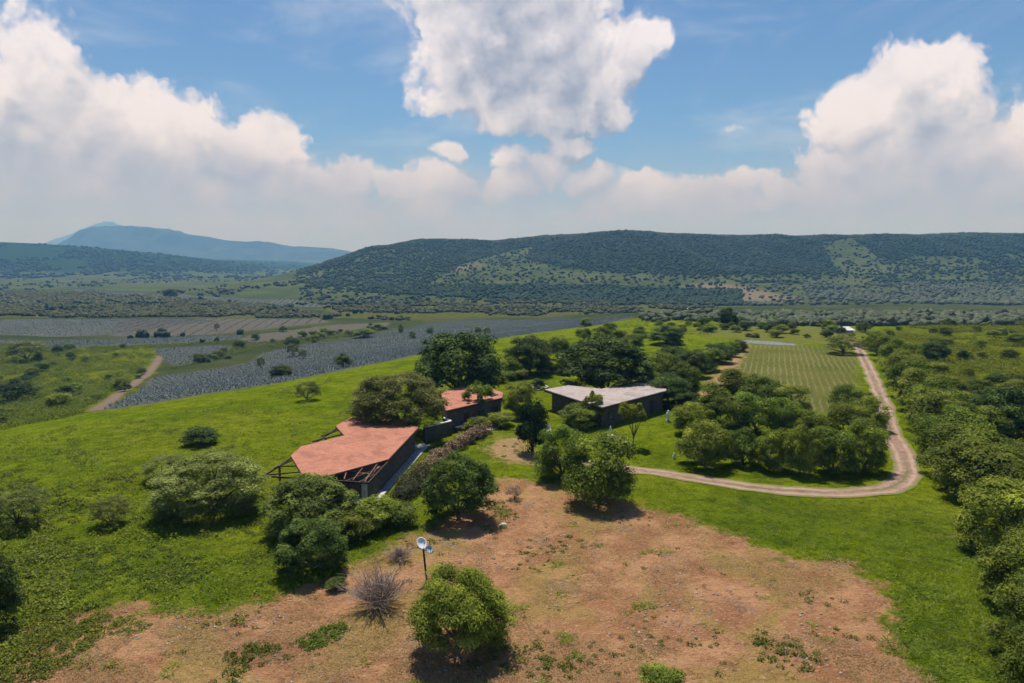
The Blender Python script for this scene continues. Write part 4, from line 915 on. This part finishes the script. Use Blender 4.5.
q = clear(inview(rand_in(gpoly([(0,349),(60,350),(160,345),(240,339),(330,333),(330,335),(240,343),(160,347),(60,353),(0,352)]), 260))); bush_mass('scrub', q, (1.5, 4), .5, 40, .24, 'shrub')

# agave crop in rows
def agaves(poly, rx, ry, ang, size, nb, name):
    lo, hi = poly.min(0), poly.max(0); c = (lo + hi) / 2; rad = np.hypot(*(hi - lo)) / 2
    u, v = np.meshgrid(np.arange(-rad, rad, rx), np.arange(-rad, rad, ry)); u = u.ravel() + rng.normal(size=u.size) * .22; v = v.ravel() + rng.normal(size=v.size) * .22
    q = np.stack([c[0] + u * math.cos(ang) - v * math.sin(ang), c[1] + u * math.sin(ang) + v * math.cos(ang)], -1)
    e = .9 * fbm(q[:, 0] / 7, q[:, 1] / 7, 3) * 3; q = q[(sdf(q[:, 0], q[:, 1], poly) + e) > .5]; q = inview(q); q = q[(fbm(q[:, 0] / 22 + 8, q[:, 1] / 22, 4) + .55 + .3 * rng.random(len(q))) > .10]
    n = len(q); a = rng.random((n, nb)) * .5 + np.arange(nb) * 6.283 / nb; e = .45 + .75 * rng.random((n, nb)); s = (size * (.7 + .5 * rng.random((n, 1))))
    d = np.stack([np.cos(a) * np.cos(e), np.sin(a) * np.cos(e), np.sin(e)], -1); side = np.stack([-np.sin(a), np.cos(a), 0 * a], -1)
    b = np.stack([q[:, 0], q[:, 1], H(q[:, 0], q[:, 1])], -1)[:, None, :] + 0 * d; L = s[..., None]
    V = np.stack([b, b + d * L * .45 + side * L * .13, b + d * L, b + d * L * .45 - side * L * .13], 2).reshape(-1, 3)
    tag(link(name, new_mesh(name, V, np.arange(len(V)), 4, M['agave'])), kind='stuff')
m, N, b = mat_new('agave_leaves'); r = N.n('ShaderNodeNewGeometry').outputs['Random Per Island']
N.put(b.inputs['Base Color'], N.mix(r, (.102, .135, .136), (.152, .186, .184))); b.inputs['Roughness'].default_value = .6; M['agave'] = m
agaves(AGAVE[0], 2.2, 1.2, R(35), .85, 6, 'agave_crop'); agaves(AGAVE[1], 2.4, 1.5, R(10), 1.0, 6, 'agave_crop'); agaves(AGAVE[2], 2.8, 1.8, R(10), 1.2, 6, 'agave_crop')
agaves(AGAVE[4], 4.5, 2.4, R(-20), 1.3, 5, 'agave_crop'); agaves(AGAVE[3], 7, 4.0, R(10), 2.2, 4, 'agave_crop'); agaves(FALLOW[0], 9, 3, R(12), 1.2, 5, 'agave_crop')

# far woodland: lumpy crowns, each a small solid
import bmesh
_tmpl = []
for k in range(10):
    bm = bmesh.new(); bmesh.ops.create_icosphere(bm, subdivisions=2 if k < 5 else 1, radius=1.0)
    for v in bm.verts: v.co *= 1 + .22 * random.gauss(0, 1) * (.5 + abs(v.co.z))
    bmesh.ops.delete(bm, geom=[f for f in bm.faces if f.calc_center_median().z < -.45], context='FACES')
    bm.verts.index_update(); _tmpl.append((np.array([v.co[:] for v in bm.verts]), np.array([[v.index for v in f.verts] for f in bm.faces]))); bm.free()
def domes(name, q, w, hr, mat, t0=0):
    Vs, Fs, As, off = [], [], [], 0
    ww = w[0] + (w[1] - w[0]) * rng.random(len(q)) ** 1.4; zz = H(q[:, 0], q[:, 1]); tk = rng.integers(0, 5, len(q))
    for k in range(5):
        tv, tf = _tmpl[k + t0]; sel = np.nonzero(tk == k)[0]; n = len(sel)
        if not n: continue
        a = rng.random(n) * 6.283; ca, sa = np.cos(a)[:, None], np.sin(a)[:, None]; s = ww[sel][:, None] / 2; hh = s * (hr[0] + (hr[1] - hr[0]) * rng.random((n, 1)))
        x = (tv[:, 0] * ca - tv[:, 1] * sa) * s + q[sel, 0:1]; y = (tv[:, 0] * sa + tv[:, 1] * ca) * s + q[sel, 1:2]; z = tv[:, 2] * hh + zz[sel][:, None] + hh * .55
        Vs.append(np.stack([x, y, z], -1).reshape(-1, 3)); Fs.append((tf[None] + (np.arange(n) * len(tv))[:, None, None] + off).reshape(-1)); off += n * len(tv); As.append(np.repeat(rng.random(n), len(tv)))
    return tag(link(name, new_mesh(name, np.vstack(Vs), np.concatenate(Fs), 3, mat, smooth=True, attrs=dict(tone=np.concatenate(As)))), kind='stuff')
def wood_mat(name, a, b_, c):
    m, N, b = mat_new(name); t = N.attr('tone'); col = N.mix(t, a, b_); col = N.mix(N.ss(N.m('FRACT', N.m('MULTIPLY', t, 17.3)), .75, 1, 0, .7), col, c)
    co = world_co(N); col = N.mix(N.ss(N.noise(co, .5, 3), .45, .7, 0, .6), col, a); N.put(b.inputs['Base Color'], col); b.inputs['Roughness'].default_value = .9; bump(N, b, N.noise(co, 1.2, 4, .7), .6, .6); return m
M['wood_dark'] = wood_mat('ridge_woods', (.014, .036, .018), (.024, .052, .023), (.036, .064, .028))
M['wood_grey'] = wood_mat('valley_woods', (.055, .075, .045), (.090, .108, .062), (.12, .135, .08))
xy = np.stack([-1100 + 3300 * rng.random(230000), 790 + 1180 * rng.random(230000)], -1)
den, u, v = wood_density(xy[:, 0], xy[:, 1]); n2 = fbm(xy[:, 0] / 35, xy[:, 1] / 35, 3)
keep = (rng.random(len(xy)) < den * np.clip(.85 + n2, .4, 1)) & (u > -60) & (u < 1090)
wood = xy[keep]; wv2 = v[keep]; wu = u[keep]; lowb = wv2 > 283
domes('woodland', wood[~lowb], (3, 7), (.55, .9), M['wood_dark'], 5)
domes('woodland', wood[lowb & (wu < 742)], (3.5, 7), (.55, .9), M['wood_dark'], 5); domes('woodland', wood[lowb & (wu >= 742)], (3.5, 7), (.55, .9), M['wood_grey'], 5)
M['wood_olive'] = wood_mat('olive_scrub', (.036, .046, .016), (.070, .078, .026), (.10, .105, .04))
q = clear(inview(rand_in(OLIVE[0], 16000))); domes('valley_scrub', q[fbm(q[:, 0] / 60, q[:, 1] / 60, 3) > -.4], (1.5, 5.0), (.6, 1.0), M['wood_olive'])
q = clear(inview(rand_in(OLIVE[1], 5000))); domes('valley_scrub', q[fbm(q[:, 0] / 50, q[:, 1] / 50, 3) > .0], (1.5, 5), (.6, 1.0), M['wood_olive'])
# trees dotted over the valley floor and the low far ridge
def px_scatter(n, x0, x1, y0, y1):
    px = x0 + (x1 - x0) * rng.random(n); py = y0 + (y1 - y0) * rng.random(n); return np.array([gr(a, b_)[:2] for a, b_ in zip(px, py)])
q = px_scatter(2000, -10, 470, 279, 305); q = clear(q); q = q[(fbm(q[:, 0] / 90, q[:, 1] / 260, 4) > .05)]; domes('valley_trees', q, (3, 6.5), (.8, 1.3), M['wood_grey'])
q = px_scatter(900, -10, 420, 300, 343); q = clear(q); q = q[(fbm(q[:, 0] / 40, q[:, 1] / 120, 4) > .28)]; domes('valley_trees', q, (3, 7), (.8, 1.3), M['wood_dark'])
q = np.vstack([px_scatter(1300, 745, 1040, 315, 326), px_scatter(120, 640, 745, 314, 322)]); domes('valley_trees', q, (2, 4.6), (.6, 1.0), M['wood_grey'])
q = px_scatter(3500, -20, 300, 244, 280); q = q[(fbm(q[:, 0] / 150, q[:, 1] / 260, 4) > -.1) & (q[:, 1] > 2000)]; domes('far_woodland', q, (7, 15), (.4, .7), M['wood_dark'])

# ------------------------------------------------------------------ near ground cover
def blades(name, q, h, w, nb, mat, spread=.25):
    n = len(q); a = rng.random((n, nb)) * 6.283; l = h[0] + (h[1] - h[0]) * rng.random((n, nb)); r = spread * rng.random((n, nb))
    bx = q[:, :1] + np.cos(a) * r; by = q[:, 1:] + np.sin(a) * r; bz = np.repeat(H(q[:, 0], q[:, 1])[:, None], nb, 1) - .02; t = rng.random((n, nb)) * 6.283; ww = w * (.6 + .8 * rng.random((n, nb)))
    V = np.stack([np.stack([bx - np.cos(t) * ww, by - np.sin(t) * ww, bz], -1), np.stack([bx + np.cos(t) * ww, by + np.sin(t) * ww, bz], -1), np.stack([bx + np.cos(a) * l * 1.3, by + np.sin(a) * l * 1.3, bz + l * .6], -1)], 2).reshape(-1, 3)
    return tag(link(name, new_mesh(name, V, np.arange(len(V)), 3, M[mat])), kind='stuff')
def plain_leaf(name, a, b_, patch=False):
    m, N, b = mat_new(name); r = N.n('ShaderNodeNewGeometry').outputs['Random Per Island']; cc = N.mix(r, a, b_)
    if patch:
        fl = N.vm('MULTIPLY', world_co(N), (1, 1, .15)); cc = N.mix(N.ss(N.noise(fl, .05, 6, .68, .8), .44, .62, 0, .75), cc, N.mix(1.0, cc, (.58, .70, .65), 'MULTIPLY')); cc = N.mix(N.ss(N.noise(fl, .16, 7, .72, .6), .56, .68, 0, .6), cc, (.23, .215, .05)); cc = N.mix(N.ss(N.noise(fl, .11, 7, .7, .8), .54, .66, 0, .7), cc, (.085, .115, .008)); cc = N.mix(N.ss(N.noise(fl, .50, 7, .72, .5), .47, .62, 0, .7), cc, N.mix(1.0, cc, (.50, .58, .6), 'MULTIPLY'))
    N.put(b.inputs['Base Color'], cc); b.inputs['Roughness'].default_value = .7; M[name] = m
    tr = N.n('ShaderNodeBsdfTranslucent'); N.put(tr.inputs[0], cc); mx = N.n('ShaderNodeMixShader'); mx.inputs[0].default_value = .4
    N.put(mx.inputs[1], b.outputs[0]); N.put(mx.inputs[2], tr.outputs[0]); N.put(next(n for n in m.node_tree.nodes if n.type == 'OUTPUT_MATERIAL').inputs[0], mx.outputs[0])
plain_leaf('grass_blade', (.155, .220, .006), (.285, .350, .018), True); plain_leaf('dry_blade', (.30, .21, .09), (.48, .34, .17)); plain_leaf('stone_chip', (.30, .26, .23), (.62, .57, .52))
area = gpoly([(-40,432),(200,398),(330,376),(440,352),(640,322),(860,350),(905,450),(1060,690),(-40,690)])
def dens_pts(n, px0=-20, px1=1044, py0=395, py1=700):
    px = px0 + (px1 - px0) * rng.random(n); py = py0 + (py1 - py0) * rng.random(n) ** .8
    d = np.stack([(px - 512) / FPX, -(py - 341.5) / FPX], -1); dy = math.cos(PITCH) + d[:, 1] * math.sin(PITCH); dz = -math.sin(PITCH) + d[:, 1] * math.cos(PITCH); t = -CAM_H / dz
    q = np.stack([d[:, 0] * t, dy * t], -1); return q + rng.normal(size=q.shape) * .5
q = dens_pts(70000); s_in = sdf(q[:, 0], q[:, 1], SOIL) + 4.0 * fbm(q[:, 0] / 2.2, q[:, 1] / 2.2, 4); ok = (s_in < -.2) & (sdf(q[:, 0], q[:, 1], TRACK, False) < -2.6) & (sdf(q[:, 0], q[:, 1], SAND) < .5) & (q[:, 1] < 210)
ok &= ~(inpoly(q[:, 0], q[:, 1], AGAVE[0])); g = q[ok]; blades('grass', g, (.06, .26), .055, 5, 'grass_blade', .35)
g = q[(s_in > .3) & (fbm(q[:, 0] / 3 + 4, q[:, 1] / 3, 4) > .0)]; blades('dry_grass', g, (.05, .22), .035, 5, 'dry_blade', .4)
g = q[(s_in > .3) & (fbm(q[:, 0] / 1.9 + 40, q[:, 1] / 1.9, 4) > .52)]; blades('weeds', g, (.08, .3), .06, 6, 'grass_blade', .4)
def weed_patch(pxs, n, w, lsize, mat, thr=-.1, nl=34):
    q = inview(rand_in(gpoly(pxs), n)); q = q[fbm(q[:, 0] / 5 + 11, q[:, 1] / 5, 4) > thr]; bush_mass('weeds', q, w, .32, nl, lsize, mat)
weed_patch([(-10,560),(60,548),(130,540),(205,556),(216,600),(130,602),(60,612),(-10,640)], 330, (.4, 1.5), .075, 'lime', -.15, 90)
weed_patch([(-10,640),(60,612),(120,604),(60,690),(-10,690)], 160, (.5, 1.3), .075, 'lime', -.0, 80)
weed_patch([(230,470),(300,470),(350,560),(300,585),(240,560),(215,530)], 150, (.4, 1.3), .08, 'lime', .0, 60)
weed_patch([(360,520),(430,500),(470,500),(440,525),(400,540),(350,570),(345,545)], 200, (.5, 1.6), .085, 'shrub', -.1, 70)
weed_patch([(0,440),(240,400),(330,380),(300,440),(250,470),(120,470),(0,490)], 500, (.6, 2.4), .12, 'shrub', .05, 50)
weed_patch([(0,470),(160,470),(230,540),(120,540),(0,560)], 260, (.6, 1.8), .14, 'lime', .05)
weed_patch([(200,610),(500,500),(640,520),(880,590),(900,690),(120,690)], 60, (.25, .8), .07, 'lime', -1, 24)
weed_patch([(-10,500),(40,520),(70,560),(60,640),(-10,690)], 240, (.7, 2.4), .11, 'shrub', -.2, 60)
for pl_ in ([(60,640),(130,613),(152,624),(84,662)], [(186,672),(258,640),(282,655),(220,692)], [(126,692),(170,658),(192,670),(164,702)], [(-10,648),(62,628),(40,692),(-10,692)], [(296,640),(340,622),(352,634),(310,652)], [(500,640),(545,650),(575,690),(480,690)], [(470,520),(500,500),(520,520),(490,535)]):
    weed_patch(pl_, 70, (.3, 1.1), .075, 'lime', -.15, 40)
tuft_ = []
for px_, py_, k_ in ((780,652,26),(765,640,16),(800,660,12),(562,543,16),(545,552,10),(530,570,8),(640,640,10),(592,655,9),(700,640,8),(240,620,14),(90,625,10),(560,670,30),(520,655,26),(490,660,14),(300,640,8),(640,520,6),(820,600,10),(850,640,8),(430,545,12)):
    tuft_.append(gr(px_, py_)[:2] + rng.normal(size=(k_, 2)) * .9)
bush_mass('weeds', np.vstack(tuft_), (.25, .8), .4, 26, .075, 'lime'); tuft_ = []
rows_ = [((10,440),(22,470),(48,525)),((40,446),(58,480),(76,520)),((74,442),(90,470),(112,500))]
for r_ in rows_:
    q_ = smooth_line([gr(*p_)[:2] for p_ in r_], 60); q_ = q_ + rng.normal(size=q_.shape) * .5; tuft_.append(q_[fbm(q_[:, 0] / 3, q_[:, 1] / 3, 3) > -.1])
bush_mass('weeds', np.vstack(tuft_), (.5, 1.2), .45, 26, .09, 'shrub')
weed_patch([(640,320),(740,323),(690,350),(600,340),(560,380),(500,380),(540,340)], 420, (1, 3), .2, 'shrub', .0)
M['sward'] = leaf_mat('sward_leaves', (0.115, 0.160, 0.009), (0.231, 0.283, 0.022))
def sward(n, pxs, w, lsize, nl):
    q = dens_pts(n); p = gpoly(pxs); q = q[inpoly(q[:, 0], q[:, 1], p)]; q = q[(sdf(q[:, 0], q[:, 1], TRACK, False) < -3) & (sdf(q[:, 0], q[:, 1], SOIL) < -1) & (fbm(q[:, 0] / 6 + 3, q[:, 1] / 6, 4) + .5 * rng.random(len(q)) > .2)]; bush_mass('sward', q, w, .22, nl, lsize, 'sward')
sward(12000, [(-30,432),(100,412),(200,397),(330,376),(440,353),(450,420),(300,450),(260,480),(360,540),(300,588),(200,612),(130,602),(-30,650)], (.4, 2.3), .11, 22)
sward(1500, [(640,478),(900,505),(1060,700),(905,700),(880,580),(800,558),(640,500)], (.3, 1.0), .08, 14)
sward(3500, [(430,380),(560,325),(720,320),(860,350),(890,470),(640,462),(520,470),(440,440)], (.3, 1.3), .10, 14)
weed_patch([(430,440),(520,405),(560,420),(540,470),(480,450)], 60, (.4, 1.0), .1, 'shrub', .1)
q = dens_pts(16000, 0, 920, 480, 700); s_in = sdf(q[:, 0], q[:, 1], SOIL); q = q[(s_in > 1) & (fbm(q[:, 0] / 4 + 70, q[:, 1] / 4, 4) + .4 * rng.random(len(q)) > .42)]
n = len(q); d = sphere_dirs(n * 6, -1).reshape(n, 6, 3); base = np.array([[1, 0, 0], [-.5, .85, 0], [-.5, -.85, 0], [0, 0, .8], [.2, .1, -.4], [0, .3, .5]]); s = (.03 + .13 * rng.random(n) ** 4)[:, None, None]
V = (base[None] + .25 * d) * s; V[..., 0] += q[:, :1]; V[..., 1] += q[:, 1:]; V[..., 2] += H(q[:, 0], q[:, 1])[:, None]
F = (np.array([[0, 1, 3], [1, 2, 3], [2, 0, 3], [0, 4, 1], [1, 4, 2], [2, 4, 0]])[None] + (np.arange(n) * 6)[:, None, None]).reshape(-1)
tag(link('stones', new_mesh('stones', V.reshape(-1, 3), F, 3, M['stone_chip'])), kind='stuff')
# crop rows: pale mown stubble lines standing on the field
